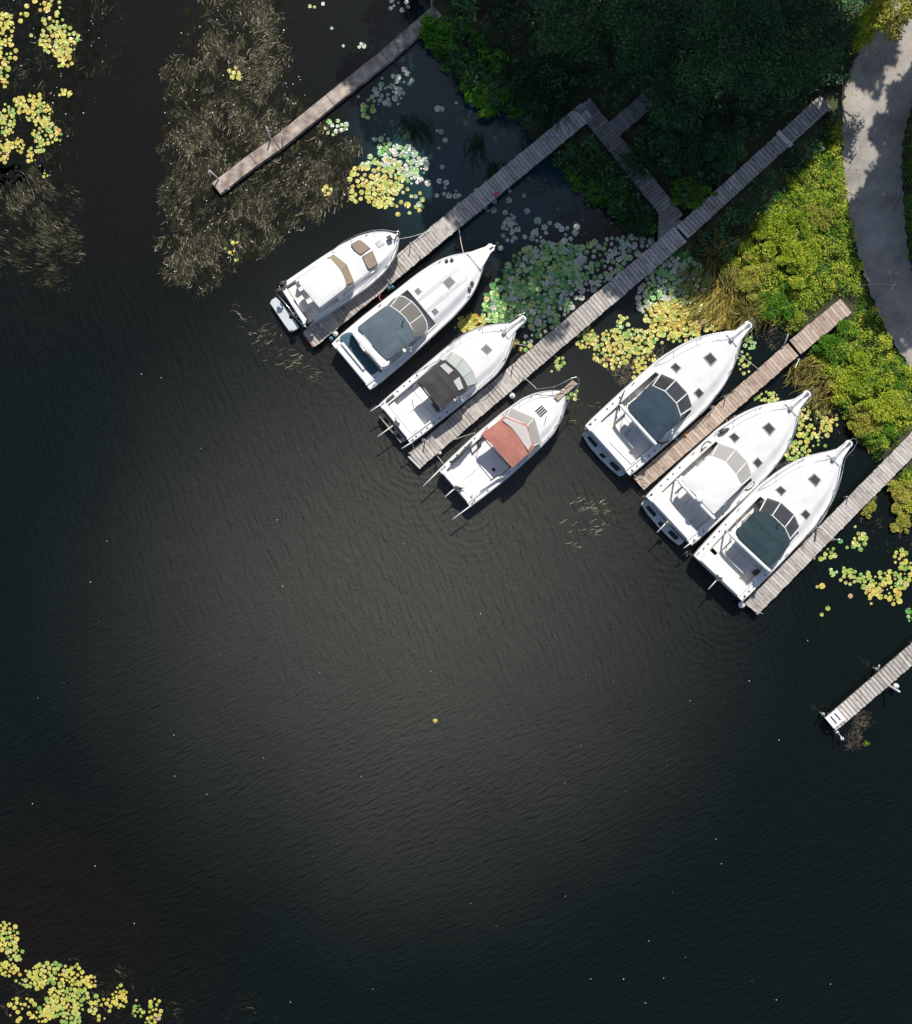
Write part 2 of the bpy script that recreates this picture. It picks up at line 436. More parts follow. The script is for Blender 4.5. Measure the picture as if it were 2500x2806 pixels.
# ------------------------------------------------------------------ the setting: water, ground, path
def water_material():
    m, nt, p, N, L = new_mat('lake_water')
    ge = N.new('ShaderNodeNewGeometry')
    # silty brown body with painted central sheen and vignetted edges; brown peat at left
    def val(op, a, b=None, c=None):
        n = N.new('ShaderNodeMath'); n.operation = op
        for i, q in enumerate((a, b, c)):
            if q is None: continue
            if isinstance(q, (int, float)): n.inputs[i].default_value = q
            else: L.new(q, n.inputs[i])
        return n.outputs[0]
    def noise(scale, detail=3, vec=None, rough=0.5, dist=0.0):
        n = N.new('ShaderNodeTexNoise'); n.inputs['Scale'].default_value = scale; n.inputs['Detail'].default_value = detail
        n.inputs['Roughness'].default_value = rough; n.inputs['Distortion'].default_value = dist
        L.new(vec or ge.outputs['Position'], n.inputs['Vector'])
        return n.outputs['Fac']
    def mapped(scale, rot):
        mp = N.new('ShaderNodeMapping'); mp.vector_type = 'TEXTURE'
        mp.inputs['Rotation'].default_value = (0, 0, rot); mp.inputs['Scale'].default_value = scale
        L.new(ge.outputs['Position'], mp.inputs['Vector'])
        return mp.outputs[0]
    def dist_to(c):
        n = N.new('ShaderNodeVectorMath'); n.operation = 'DISTANCE'; n.inputs[1].default_value = c
        L.new(ge.outputs['Position'], n.inputs[0]); return n.outputs['Value']
    sheen_c = W(1150, 1600)
    d = dist_to((sheen_c.x, sheen_c.y, 0))
    big = noise(0.06, 4, rough=0.6)
    s = val('ADD', d, val('MULTIPLY', val('SUBTRACT', big, 0.5), 7.0))
    mr = N.new('ShaderNodeMapRange'); mr.interpolation_type = 'SMOOTHSTEP'
    mr.inputs['From Min'].default_value = 1.0; mr.inputs['From Max'].default_value = 22.5
    mr.inputs['To Min'].default_value = 1.0; mr.inputs['To Max'].default_value = 0.0
    L.new(s, mr.inputs['Value'])
    peat = N.new('ShaderNodeMapRange'); peat.inputs['From Min'].default_value = 0.52; peat.inputs['From Max'].default_value = 0.72
    pc, pd = W(390, 330), W(130, 2600)
    near = val('MINIMUM', val('MULTIPLY', dist_to((pc.x, pc.y, 0)), 0.8), dist_to((pd.x, pd.y, 0)))
    peat.inputs['From Min'].default_value = 13.0; peat.inputs['From Max'].default_value = 1.0
    L.new(val('ADD', near, val('MULTIPLY', val('SUBTRACT', noise(0.16, 4), 0.5), 9.0)), peat.inputs['Value'])
    c1 = N.new('ShaderNodeMixRGB'); c1.inputs[1].default_value = (0.0042, 0.0075, 0.0063, 1); c1.inputs[2].default_value = (0.0082, 0.0064, 0.0046, 1)
    L.new(peat.outputs[0], c1.inputs[0])
    c2 = N.new('ShaderNodeMixRGB'); c2.inputs[2].default_value = (0.053, 0.0530, 0.0450, 1)  # paler centre tone carries the painted sheen
    L.new(mr.outputs[0], c2.inputs[0]); L.new(c1.outputs[0], c2.inputs[1])
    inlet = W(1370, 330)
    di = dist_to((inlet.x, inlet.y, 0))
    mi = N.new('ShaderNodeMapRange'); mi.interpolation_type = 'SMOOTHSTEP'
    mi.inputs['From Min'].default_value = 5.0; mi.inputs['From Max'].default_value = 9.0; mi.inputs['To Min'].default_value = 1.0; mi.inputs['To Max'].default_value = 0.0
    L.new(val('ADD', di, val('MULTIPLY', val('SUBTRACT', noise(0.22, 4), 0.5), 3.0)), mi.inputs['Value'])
    c3 = N.new('ShaderNodeMixRGB'); c3.inputs[2].default_value = (0.014, 0.042, 0.052, 1)      # teal painted over the inlet for the sky-lit tree shade
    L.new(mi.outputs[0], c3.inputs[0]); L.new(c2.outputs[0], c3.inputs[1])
    
    # ripples: two wind trains, chop, and rings spreading from the sterns
    r1 = noise(1.0, 2, mapped((1.05, 0.24, 1), math.radians(105)), dist=0.4)
    r2 = noise(1.0, 2, mapped((0.75, 0.19, 1), math.radians(28)), dist=0.5)
    r3 = noise(7.0, 2)
    sel = N.new('ShaderNodeMapRange'); sel.inputs['From Min'].default_value = -4.0; sel.inputs['From Max'].default_value = -15.0
    sy = N.new('ShaderNodeSeparateXYZ'); L.new(ge.outputs['Position'], sy.inputs[0])
    L.new(val('MULTIPLY_ADD', val('SUBTRACT', noise(0.07, 2), 0.5), 26.0, sy.outputs['Y']), sel.inputs['Value'])
    mixr = N.new('ShaderNodeMix'); L.new(sel.outputs[0], mixr.inputs[0]); L.new(r1, mixr.inputs[2]); L.new(r2, mixr.inputs[3])
    h = val('ADD', mixr.outputs[0], val('MULTIPLY', r3, 0.30))
    wn_ = noise(0.5, 2)
    for (px, py, rad, amp) in ((1160, 1215, 7.5, 0.30), (1290, 1400, 5.0, 0.24), (1690, 1300, 8.0, 0.16), (1840, 1470, 6.0, 0.22), (2000, 1640, 9.0, 0.26), (905, 950, 6.0, 0.2)):
        c = W(px, py)
        dd = val('ADD', dist_to((c.x, c.y, 0)), val('MULTIPLY', wn_, 1.1))
        wave = val('SINE', val('MULTIPLY', dd, 2 * math.pi / 0.40))
        fall = N.new('ShaderNodeMapRange'); fall.interpolation_type = 'SMOOTHSTEP'
        fall.inputs['From Min'].default_value = 0.8; fall.inputs['From Max'].default_value = rad
        fall.inputs['To Min'].default_value = amp; fall.inputs['To Max'].default_value = 0.0
        L.new(dd, fall.inputs['Value'])
        h = val('MULTIPLY_ADD', wave, val('MULTIPLY', fall.outputs[0], 0.36), h)
    # calm behind the weed beds and the jetties, livelier in the open
    calm = N.new('ShaderNodeMapRange'); calm.interpolation_type = 'SMOOTHSTEP'
    sx = N.new('ShaderNodeSeparateXYZ'); L.new(ge.outputs['Position'], sx.inputs[0])
    lee = val('MULTIPLY_ADD', sx.outputs['X'], 0.35, sx.outputs['Y'])
    calm.inputs['From Min'].default_value = 3.0; calm.inputs['From Max'].default_value = 14.0
    calm.inputs['To Min'].default_value = 1.0; calm.inputs['To Max'].default_value = 0.12
    L.new(lee, calm.inputs['Value'])
    bp = N.new('ShaderNodeBump'); bp.inputs['Distance'].default_value = 0.19
    L.new(h, bp.inputs['Height']); L.new(calm.outputs[0], bp.inputs['Strength'])
    bs = N.new('ShaderNodeBump'); bs.inputs['Distance'].default_value = 0.035
    L.new(h, bs.inputs['Height']); L.new(calm.outputs[0], bs.inputs['Strength'])
    # cloudy body of the water, and the skin that mirrors the sky
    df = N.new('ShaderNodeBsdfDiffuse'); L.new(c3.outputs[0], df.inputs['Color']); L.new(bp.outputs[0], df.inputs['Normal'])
    gl = N.new('ShaderNodeBsdfGlossy'); gl.inputs['Roughness'].default_value = 0.05; L.new(bs.outputs[0], gl.inputs['Normal'])
    fr = N.new('ShaderNodeFresnel'); fr.inputs['IOR'].default_value = 1.36; L.new(bs.outputs[0], fr.inputs['Normal'])
    mx = N.new('ShaderNodeMixShader'); L.new(fr.outputs[0], mx.inputs[0]); L.new(df.outputs[0], mx.inputs[1]); L.new(gl.outputs[0], mx.inputs[2])
    out = [q for q in N if q.type == 'OUTPUT_MATERIAL'][0]; L.new(mx.outputs[0], out.inputs['Surface']); N.remove(p)
    return m


M['water'] = water_material()
wv = [(-1500, -1500, 0), (1500, -1500, 0), (1500, 1500, 0), (-1500, 1500, 0)]
tag(mesh_obj('water', wv, [(0, 1, 2, 3)], M['water']), kind='structure')

SHORE = [(1040, -3000), (1060, -600), (1130, -60), (1165, 60), (1185, 150), (1240, 190), (1290, 280), (1370, 305), (1430, 350),
         (1470, 400), (1530, 440), (1560, 500), (1640, 560), (1720, 610), (1800, 640), (1880, 690), (1960, 760), (2040, 850),
         (2110, 880), (2190, 910), (2240, 1000), (2290, 1080), (2330, 1160), (2370, 1220), (2420, 1270), (2450, 1350),
         (2480, 1420), (2540, 1470), (2700, 1520), (3300, 1700), (9000, 2600), (9000, -3000)]
SH = np.array([(W(*p).x, W(*p).y) for p in SHORE])


def land_d(X, Y):
    d = poly_dist([tuple(p) for p in SH], X, Y)
    return np.where(in_poly(SH, X, Y), d, -d)


def ground_z(X, Y):
    d = land_d(np.asarray(X, float), np.asarray(Y, float))
    z = 0.5 * sstep(0.0, 6.0, d) + 0.015
    return np.where(d > 0, z, np.maximum(0.015 + d * 0.35, -1.2))


def build_ground():
    gx = np.concatenate([np.linspace(-60, -6, 12), np.arange(-5.5, 34, 0.5), np.linspace(36, 200, 16)])
    gy = np.concatenate([np.linspace(-60, -8, 10), np.arange(-7.5, 34, 0.5), np.linspace(36, 200, 16)])
    X, Y = np.meshgrid(gx, gy)
    d = land_d(X, Y)
    Z = ground_z(X, Y) + 0.03 * np.sin(X * 1.7 + Y) * np.sin(Y * 1.3 - X * 0.6) * sstep(0.5, 3, d)
    v = np.stack([X.ravel(), Y.ravel(), Z.ravel()], 1)
    nx = len(gx); f = []
    D = d
    for j in range(len(gy) - 1):
        for i in range(nx - 1):
            if max(D[j, i], D[j, i+1], D[j+1, i], D[j+1, i+1]) < -4: continue
            a = j * nx + i
            f.append((a, a + 1, a + nx + 1, a + nx))
    m = mat('bank_soil', (0.030, 0.030, 0.016), 0.95, var=0.5, scale=0.9, bump=0.03, bscale=8, var2=(0.055, 0.060, 0.022))
    return tag(mesh_obj('ground', v.tolist(), f, m, smooth=True), kind='structure')


build_ground()

PATH_L = [(2560, -700), (2500, -300), (2450, -80), (2408, 40), (2362, 120), (2320, 205), (2300, 290), (2298, 390), (2303, 480), (2312, 560), (2326, 640),
          (2347, 720), (2372, 800), (2403, 880), (2445, 955), (2505, 1030), (2640, 1130), (2900, 1260), (3600, 1500)]
PATH_R = [(2800, -700), (2740, -300), (2660, -80), (2600, 60), (2560, 150), (2520, 230), (2486, 310), (2466, 380), (2459, 460), (2462, 530), (2468, 620),
          (2480, 715), (2502, 790), (2535, 850), (2580, 900), (2640, 950), (2750, 1010), (2980, 1100), (3600, 1300)]


def path_material():
    m, nt, p, N, L = new_mat('worn_asphalt')
    ge = N.new('ShaderNodeNewGeometry')
    def noise(s, d, r=0.6):
        n = N.new('ShaderNodeTexNoise'); n.inputs['Scale'].default_value = s; n.inputs['Detail'].default_value = d; n.inputs['Roughness'].default_value = r
        L.new(ge.outputs['Position'], n.inputs['Vector']); return n.outputs['Fac']
    a = N.new('ShaderNodeMath'); a.operation = 'MULTIPLY_ADD'; a.inputs[1].default_value = 0.45
    L.new(noise(26, 5, 0.75), a.inputs[0]); L.new(noise(0.7, 5), a.inputs[2])
    rp = N.new('ShaderNodeValToRGB')
    rp.color_ramp.elements[0].position = 0.5; rp.color_ramp.elements[0].color = (0.195, 0.185, 0.168, 1)
    rp.color_ramp.elements[1].position = 0.95; rp.color_ramp.elements[1].color = (0.46, 0.42, 0.37, 1)
    L.new(a.outputs[0], rp.inputs[0]); L.new(rp.outputs[0], p.inputs['Base Color'])
    p.inputs['Roughness'].default_value = 0.95; p.inputs['Specular IOR Level'].default_value = 0.15
    bp = N.new('ShaderNodeBump'); bp.inputs['Distance'].default_value = 0.012
    L.new(noise(40, 3), bp.inputs['Height']); L.new(bp.outputs[0], p.inputs['Normal'])
    return m


def build_path():
    Lp = smooth_open([W(*p) for p in PATH_L], 8); Rp = smooth_open([W(*p) for p in PATH_R], 8)
    v = []; f = []
    n = len(Lp); k = 7
    for i in range(n):
        j1, j2 = 0.06 * math.sin(i * 2.3) + 0.05 * math.sin(i * 5.1), 0.06 * math.sin(i * 1.9 + 1)
        for q in range(k):
            t = q / (k - 1)
            pnt = Lp[i].lerp(Rp[i], t)
            v.append((pnt.x + (j1 if q == 0 else j2 if q == k - 1 else 0), pnt.y, 0.56 + 0.05 * math.sin(math.pi * t)))
    for i in range(n - 1):
        for q in range(k - 1):
            a = i * k + q
            f.append((a, a + 1, a + k + 1, a + k))
    return tag(mesh_obj('path', v, f, path_material(), smooth=True), kind='structure')


build_path()
ROAD = [(W(*p).x, W(*p).y) for p in PATH_L] + [(W(*p).x, W(*p).y) for p in PATH_R[::-1]]

# ------------------------------------------------------------------ jetties
DOCK_SEGS = []          # (x1,y1,x2,y2,halfwidth) in metres, for keeping plants off them


def jetty(name, label, segs, material, z=0.55, wid=1.05, pitch=0.2, gap=0.022, posts=(), edge=True, tight=()):
    """segs: list of (px0,py0,px1,py1,z0,z1,width). planks across, stringers under, pipe posts"""
    x0, y0 = segs[0][0], segs[0][1]
    base = W(x0, y0, segs[0][4])
    root = empty(name, (base.x, base.y, 0))
    tag(root, label, 'jetty')
    off = Vector((base.x, base.y, 0))
    for si, (ax, ay, bx, by, za, zb, wd) in enumerate(segs):
        A = W(ax, ay, za) - off; B = W(bx, by, zb) - off
        d = B - A; Ln = d.length; u = d.normalized()
        yaw = math.atan2(u.y, u.x)
        nrm = Vector((-math.sin(yaw), math.cos(yaw), 0))
        DOCK_SEGS.append((A.x + off.x, A.y + off.y, B.x + off.x, B.y + off.y, wd / 2))
        n = int(Ln / pitch); pt = Ln / n
        base_mesh = []
        for var in range(4):
            hw = wd / 2 + random.uniform(-0.012, 0.012)
            g = gap * random.uniform(0.7, 1.3)
            mb = MB()
            mb.slab([(-pt / 2 + g / 2, -hw), (pt / 2 - g / 2, -hw + random.uniform(-0.01, 0.01)), (pt / 2 - g / 2, hw), (-pt / 2 + g / 2, hw + random.uniform(-0.01, 0.01))], 0.0, 0.038, 0.006)
            me = bpy.data.meshes.new('plank'); me.from_pydata(mb.v, [], mb.f); me.update(); me.materials.append(material)
            base_mesh.append(me)
        for i in range(n):
            t = (i + 0.5) / n
            c = A + d * t
            o = bpy.data.objects.new('plank', base_mesh[random.randrange(4)])
            C.objects.link(o); o.parent = root
            o.location = c + nrm * random.uniform(-0.018, 0.018) + Vector((0, 0, random.uniform(-0.006, 0.006)))
            o.rotation_euler = (random.uniform(-0.004, 0.004), math.asin(max(-1, min(1, -u.z))) if abs(u.z) > 1e-4 else 0, yaw + random.uniform(-0.012, 0.012))
            tt = (si, t)
            sx = 1.0
            for (s_, t0, t1) in tight:
                if s_ == si and t0 <= t <= t1: sx = 1.105
            o.scale = (sx, 1, 1)
        for s in (-1, 0, 1):
            mb = MB()
            a2 = A + nrm * s * (wd / 2 - 0.07) - Vector((0, 0, 0.14)); b2 = B + nrm * s * (wd / 2 - 0.07) - Vector((0, 0, 0.14))
            mb.tube([a2 + u * 0.03, b2 - u * 0.03], 0.07, 4)
            mb.build('stringer', M['beam'], root)
        k = max(2, int(Ln / 3.0) + 1)
        for i in range(k):
            t = (i + 0.12) / k
            for s in (-1, 1):
                c = A + d * t + nrm * s * (wd / 2 - 0.12)
                MB().tube([(c.x, c.y, -0.9), (c.x, c.y, c.z - 0.06)], 0.07, 8).build('pile', M['beam'], root)
    for (px, py, hgt, lx, ly, r) in posts:
        b = W(px, py, z) - off
        mb = MB()
        mb.tube([(b.x, b.y, -0.8), (b.x, b.y, z), (b.x + lx, b.y + ly, z + hgt)], r, 8)
        mb.tube([(b.x - 0.0, b.y, z - 0.12), (b.x, b.y, z - 0.02)], r * 1.8, 8)
        mb.build('post', M['pipe'], root, True)
    return root


jetty_b = jetty('jetty', 'long grey plank jetty between the hardtop cruiser and the slate-blue canopy cruiser',
      [(847, 930, 1610, 302, 0.55, 0.6, 1.04)], M['wood_grey'],
      posts=[(881, 897, 0.8, 0.05, 0.05, 0.035), (1040, 745, 0.8, 0.0, 0.0, 0.03), (1125, 675, 0.75, 0.02, 0.0, 0.03), (1066, 774, 0.6, 0, 0, 0.03), (1152, 706, 0.6, 0, 0, 0.03)],
      tight=((0, 0.055, 0.10), (0, 0.17, 0.2), (0, 0.45, 0.52)))
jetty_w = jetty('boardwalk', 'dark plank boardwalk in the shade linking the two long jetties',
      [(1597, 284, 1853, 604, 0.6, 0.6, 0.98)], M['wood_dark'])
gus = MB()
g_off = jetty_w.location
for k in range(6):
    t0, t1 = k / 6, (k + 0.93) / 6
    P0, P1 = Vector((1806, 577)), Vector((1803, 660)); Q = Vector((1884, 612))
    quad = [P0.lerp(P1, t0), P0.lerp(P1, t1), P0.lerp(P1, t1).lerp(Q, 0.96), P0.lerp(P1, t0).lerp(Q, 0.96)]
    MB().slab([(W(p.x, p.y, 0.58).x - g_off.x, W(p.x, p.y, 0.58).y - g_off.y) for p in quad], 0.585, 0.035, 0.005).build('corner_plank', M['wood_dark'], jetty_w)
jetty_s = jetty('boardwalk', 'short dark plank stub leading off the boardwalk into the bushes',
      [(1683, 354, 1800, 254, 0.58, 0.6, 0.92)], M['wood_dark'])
jetty_c = jetty('jetty', 'longest plank jetty running from the terracotta-canopy boat to the path',
      [(1136, 1261, 1866, 641, 0.55, 0.6, 1.05), (1870, 637, 2264, 277, 0.63, 0.78, 0.92)], M['wood_grey'],
      posts=[(1165, 1208, 0.8, 0.0, 0.0, 0.035), (1198, 1241, 0.6, 0.05, -0.05, 0.035), (1405, 1005, 0.7, 0, 0, 0.032), (1434, 1037, 0.55, 0, 0, 0.032)],
      pitch=0.215, gap=0.028, tight=((0, 0.06, 0.13), (0, 0.2, 0.27), (0, 0.33, 0.36)))
jetty_d = jetty('jetty', 'brown plank jetty between the navy-canopy boat and the white-roofed boat',
      [(1750, 1326, 2174, 957, 0.55, 0.6, 0.9), (2179, 952, 2319, 837, 0.6, 0.68, 0.97)], M['wood_brown'], pitch=0.19, gap=0.014,
      posts=[(1948, 1117, 0.7, 0, 0, 0.03), (1987, 1087, 0.8, 0, 0, 0.03), (2146, 952, 0.9, 0.0, 0.55, 0.035), (2190, 985, 0.3, -0.3, -0.5, 0.035)])
jetty_e = jetty('jetty', 'grey plank jetty beside the dark-teal-canopy boat running to the right edge',
      [(2059, 1668, 2600, 1117, 0.55, 0.62, 0.96)], M['wood_grey'], pitch=0.19, gap=0.016,
      posts=[(2236, 1446, 0.9, 0.05, -0.05, 0.06), (2283, 1478, 0.3, 0.25, 0.0, 0.05), (2322, 1362, 0.6, 0, 0, 0.03)])
jetty_f = jetty('jetty', 'lone plank jetty at the lower right with a white step at its end',
      [(2276, 1986, 2620, 1690, 0.55, 0.6, 0.92)], M['wood_grey'], pitch=0.215, gap=0.03,
      posts=[(2405, 1834, 0.9, -0.28, 0.34, 0.05), (2436, 1878, 0.9, 0.2, -0.2, 0.055), (2257, 1958, 0.45, -0.15, 0.15, 0.05), (2296, 2008, 0.45, 0.1, -0.2, 0.05)])


def concrete_jetty():
    pts = [(592, 517), (694, 438), (757, 394), (905, 274), (1055, 155), (1200, 28)]
    z = 0.32
    o0 = W(*pts[0], z); root = empty('jetty', (o0.x, o0.y, 0))
    tag(root, 'narrow stained concrete jetty reaching out among the brown weed beds', 'jetty')
    wd = 0.74
    for i in range(len(pts) - 1):
        A = W(*pts[i], z) - o0; B = W(*pts[i + 1], z) - o0
        u = (B - A).normalized(); n = Vector((-u.y, u.x, 0))
        DOCK_SEGS.append((A.x + o0.x, A.y + o0.y, B.x + o0.x, B.y + o0.y, wd / 2))
        dz = random.uniform(-0.015, 0.015)
        c = [A + u * 0.012 - n * wd / 2, B - u * 0.012 - n * wd / 2, B - u * 0.012 + n * wd / 2, A + u * 0.012 + n * wd / 2]
        m = []
        for k in range(4):      # subdivided edges so the arris is not ruler straight
            for q in range(6):
                p = c[k].lerp(c[(k + 1) % 4], q / 6)
                m.append((p.x + random.uniform(-0.008, 0.008), p.y + random.uniform(-0.008, 0.008)))
        MB().slab(m, z + dz, 0.3, 0.012).build('slab', M['concrete'], root)
        for s in (-1, 1):
            c = A.lerp(B, 0.2) + n * s * 0.25
            MB().tube([(c.x, c.y, -0.8), (c.x, c.y, 0.1)], 0.09, 8).build('pile', M['beam'], root)
    for (px, py, hgt, lx, ly) in ((600, 491, 1.1, -0.25, 0.1), (616, 519, 0.5, 0.35, -0.12), (742, 382, 1.1, -0.02, 0.25), (774, 400, 0.9, 0.12, 0.28), (1078, 160, 0.8, 0.2, 0.1), (1183, 12, 1.2, 0.15, 0.5)):
        b = W(px, py, z) - o0
        MB().tube([(b.x, b.y, -0.8), (b.x, b.y, z), (b.x + lx, b.y + ly, z + hgt)], 0.045, 8).build('post', M['pipe'], root, True)
    return root


concrete_jetty()

# ------------------------------------------------------------------ boats
class Boat:
    def __init__(s, name, label, crop, S, B, prof, zs, zb, uc0, uc1, sd=0.38, sole=0.72, trunk=0.2, gel='gel', tf=None, zref=None):
        s.ox, s.oy, s.k = crop
        s.zs, s.zb = zs, zb
        zr = zref or (zs + zb) / 2 + 0.1
        a = W(S[0], S[1], zs); b = W(B[0], B[1], zb)
        s.o = Vector((a.x, a.y, 0)); d = b - a
        s.yaw = math.atan2(d.y, d.x); s.L = math.hypot(d.x, d.y)
        s.root = empty(name, s.o, s.yaw); tag(s.root, label, 'boat')
        s.pu = np.array([p[0] for p in prof]); s.pw = np.array([p[1] for p in prof])
        s.uc0, s.uc1, s.sd, s.zsole, s.trunk = uc0, uc1, sd, sole, trunk
        s.gel = M[gel]
        # smooth profile table
        t = np.linspace(0, 1, 60)
        w = np.interp(t, s.pu, s.pw)
        for _ in range(3):
            w[1:-1] = (w[:-2] + 2 * w[1:-1] + w[2:]) / 4
        s.tt, s.tw = t, w

    def hw(s, u): return float(np.interp(u / s.L, s.tt, s.tw))
    def sheer(s, u): return s.zs + (s.zb - s.zs) * max(0, u / s.L) ** 2

    def loc(s, zx, zy, z=1.5):
        p = W(s.ox + zx / s.k, s.oy + zy / s.k, z) - s.o
        c, n = math.cos(-s.yaw), math.sin(-s.yaw)
        return Vector((p.x * c - p.y * n, p.x * n + p.y * c, z))

    def locs(s, pts, z=1.5): return [s.loc(*p, z) for p in pts]

    def dz(s, u, v):
        w = max(s.hw(u), 0.05); t = min(abs(v) / w, 1); f = u / s.L
        z = s.sheer(u) + 0.10 * (1 - t * t)
        return z + s.trunk * float(sstep(0.86, 0.58, t)) * float(sstep(0.97, 0.72, f))

    # hull, rub rail, deck with its cockpit well
    def hull(s, boot=True, transom_round=0.12):
        n = 34
        us = s.L * (np.linspace(0, 1, n) ** 0.9)
        lev = [(1.0, 0.0), (0.985, 0.35), (0.93, 0.72), (0.86, 0.93), (0.80, 1.0), (0.62, 1.22), (0.0, 1.5)]
        def ring(u):
            f = u / s.L; w = s.hw(u); z0 = s.sheer(u)
            pts = []
            for (k, dep) in lev:
                z = z0 * (1 - dep)
                kk = k - (1 - k) * 0.9 * f * f * 1.6 - 0.35 * dep * f ** 3
                kk = max(kk, 0.0)
                uu = u - 0.75 * s.zb * dep * f ** 6 - (0.05 * dep if u == 0 else 0)
                if f == 0: uu = 0.10 * dep
                pts.append((uu, w * kk, z))
            return pts
        v = []; f = []
        rows = []
        for u in us:
            r = ring(u)
            row = [(a, b, c) for a, b, c in r] + [(a, -b, c) for a, b, c in r[-2::-1]]
            rows.append(row)
        m = len(rows[0])
        for row in rows: v += row
        for i in range(n - 1):
            for j in range(m - 1):
                f.append((i * m + j, i * m + j + 1, (i + 1) * m + j + 1, (i + 1) * m + j))
        f.append(tuple(range(m)))
        f.append(tuple((n - 1) * m + j for j in range(m))[::-1])
        o = mesh_obj('hull', v, f, M['hull'], s.root, True)
        # rub rail round the sheer
        path = [Vector((u, s.hw(u) + 0.012, s.sheer(u) - 0.05)) for u in us] + [Vector((u, -s.hw(u) - 0.012, s.sheer(u) - 0.05)) for u in us[::-1]]
        MB().tube(path, 0.026, 6).build('rub_rail', M['rub'], s.root, True)
        # waterline stripe
        path = []
        for sg in (1, -1):
            q = []
            for u in us[:-3]:
                r = ring(u); a = r[3]; b = r[4]
                q.append(Vector((a[0], sg * (a[1] + 0.012), max(a[2], 0.09))))
            path += q if sg == 1 else q[::-1]
        MB().tube(path, 0.03, 4).build('waterline_stripe', M['boot'], s.root)
        return o

    def deck(s, aft=0.28):
        v = []; f = []
        def V(u, y, z): v.append((u, y, z)); return len(v) - 1
        # fore deck
        us = np.linspace(s.uc1, s.L - 0.01, 26); ts = [-1, -.97, -.9, -.84, -.78, -.72, -.66, -.6, -.45, -.22, 0, .22, .45, .6, .66, .72, .78, .84, .9, .97, 1]
        g = [[V(u, t * s.hw(u), s.dz(u, t * s.hw(u)) + (0.03 if abs(t) == .97 else 0)) for t in ts] for u in us]
        for i in range(len(us) - 1):
            for j in range(len(ts) - 1):
                f.append((g[i][j], g[i + 1][j], g[i + 1][j + 1], g[i][j + 1]))
        # side decks and well walls
        us2 = np.linspace(0, s.uc1, 16)
        for sg in (1, -1):
            rows = []
            for u in us2:
                w = s.hw(u); z = s.sheer(u); i_ = max(w - s.sd, 0.1)
                zc = z + 0.03
                rows.append([V(u, sg * w, z), V(u, sg * w * 0.985, z + 0.03), V(u, sg * (i_ + 0.10), zc), V(u, sg * (i_ + 0.07), zc + 0.10), V(u, sg * (i_ + 0.0), zc + 0.10), V(u, sg * i_, s.zsole - 0.05)])
            for i in range(len(us2) - 1):
                for j in range(5):
                    q = (rows[i][j], rows[i + 1][j], rows[i + 1][j + 1], rows[i][j + 1])
                    f.append(q[::-1] if sg == 1 else q)
        # stern deck
        zc = s.zs + 0.13; i0 = s.hw(0) - s.sd + 0.002; i1 = s.hw(s.uc0) - s.sd + 0.002
        a = [V(0.0, -i0 - .07, zc - .1), V(0.0, i0 + .07, zc - .1), V(0.05, i0, zc), V(0.05, -i0, zc), V(s.uc0, i1, zc), V(s.uc0, -i1, zc), V(s.uc0, i1, s.zsole - 0.05), V(s.uc0, -i1, s.zsole - 0.05)]
        f += [(a[0], a[3], a[2], a[1]), (a[3], a[5], a[4], a[2]), (a[5], a[7], a[6], a[4])]
        # bulkhead under the windscreen, well bottom
        i2 = s.hw(s.uc1) - s.sd; u = s.uc1; zz = s.dz(u, 0)
        b = [V(u, t * i2, s.dz(u, t * i2)) for t in (-1, -.5, 0, .5, 1)]; c = [V(u, t * i2, s.zsole - 0.05) for t in (-1, -.5, 0, .5, 1)]
        for j in range(4): f.append((b[j], b[j + 1], c[j + 1], c[j]))
        f.append((a[6], a[7], c[0], c[4]))
        o = mesh_obj('deck', v, f, s.gel, s.root, False)
        return o

    def sole(s, material, splits=(0.5,), u1=None, gap=0.03):
        us = [s.uc0 + 0.02] + [s.uc0 + (s.uc1 - s.uc0) * t for t in splits] + [(u1 or s.uc1) - 0.02]
        for i in range(len(us) - 1):
            a, b = us[i] + gap / 2, us[i + 1] - gap / 2
            wa, wb = s.hw(a) - s.sd - 0.015, s.hw(b) - s.sd - 0.015
            for (y0, y1) in ((-1, -0.02 / 1.4), (0.02 / 1.4, 1)) if i == 0 else ((-1, 1),):
                MB().slab([(a, wa * y0), (b, wb * y0), (b, wb * y1), (a, wa * y1)], s.zsole, 0.04, 0.006).build('cockpit_floor', material, s.root)

    def hatch(s, pts, glass='hatchglass', frame='hatchframe', name='deck_hatch', z=1.75):
        P = s.locs(pts, z)
        c = sum(P, Vector((0, 0, 0))) / len(P)
        zd = s.dz(c.x, c.y)
        P = s.locs(pts, zd)
        c = sum(P, Vector((0, 0, 0))) / len(P)
        big = [c + (p - c) * 1.04 for p in P]; sm = [c + (p - c) * 0.80 for p in P]
        zf = lambda x, y: s.dz(x, y) + 0.035
        o = MB().slab([(p.x, p.y) for p in big], zf, 0.06, 0.01).build(name, M[frame], s.root)
        MB().slab([(p.x, p.y) for p in sm], lambda x, y: s.dz(x, y) + 0.046, 0.02, 0.006).build('pane', M[glass], o)
        return o

    def cover(s, name, pts, material, zc, drop=0.14, skirt=0.06, ridges=(), z=None, per=4, crown_v=0.0, sag=0.025, parent=None):
        """stretched or moulded top: crowned, with bows across it"""
        P = smooth_closed([s.loc(*p, (z or zc) - drop * 0.6) for p in pts], per) if per > 1 else s.locs(pts, (z or zc) - drop * 0.6)
        n = len(P); c = sum(P, Vector((0, 0, 0))) / n
        if sum(P[i].x * P[(i+1) % n].y - P[(i+1) % n].x * P[i].y for i in range(n)) < 0: P.reverse()
        umin, umax = min(p.x for p in P), max(p.x for p in P); vmax = max(abs(p.y - c.y) for p in P)
        rr = [1.0, 0.985, 0.93, 0.84, 0.72, 0.58, 0.42, 0.25, 0.1]
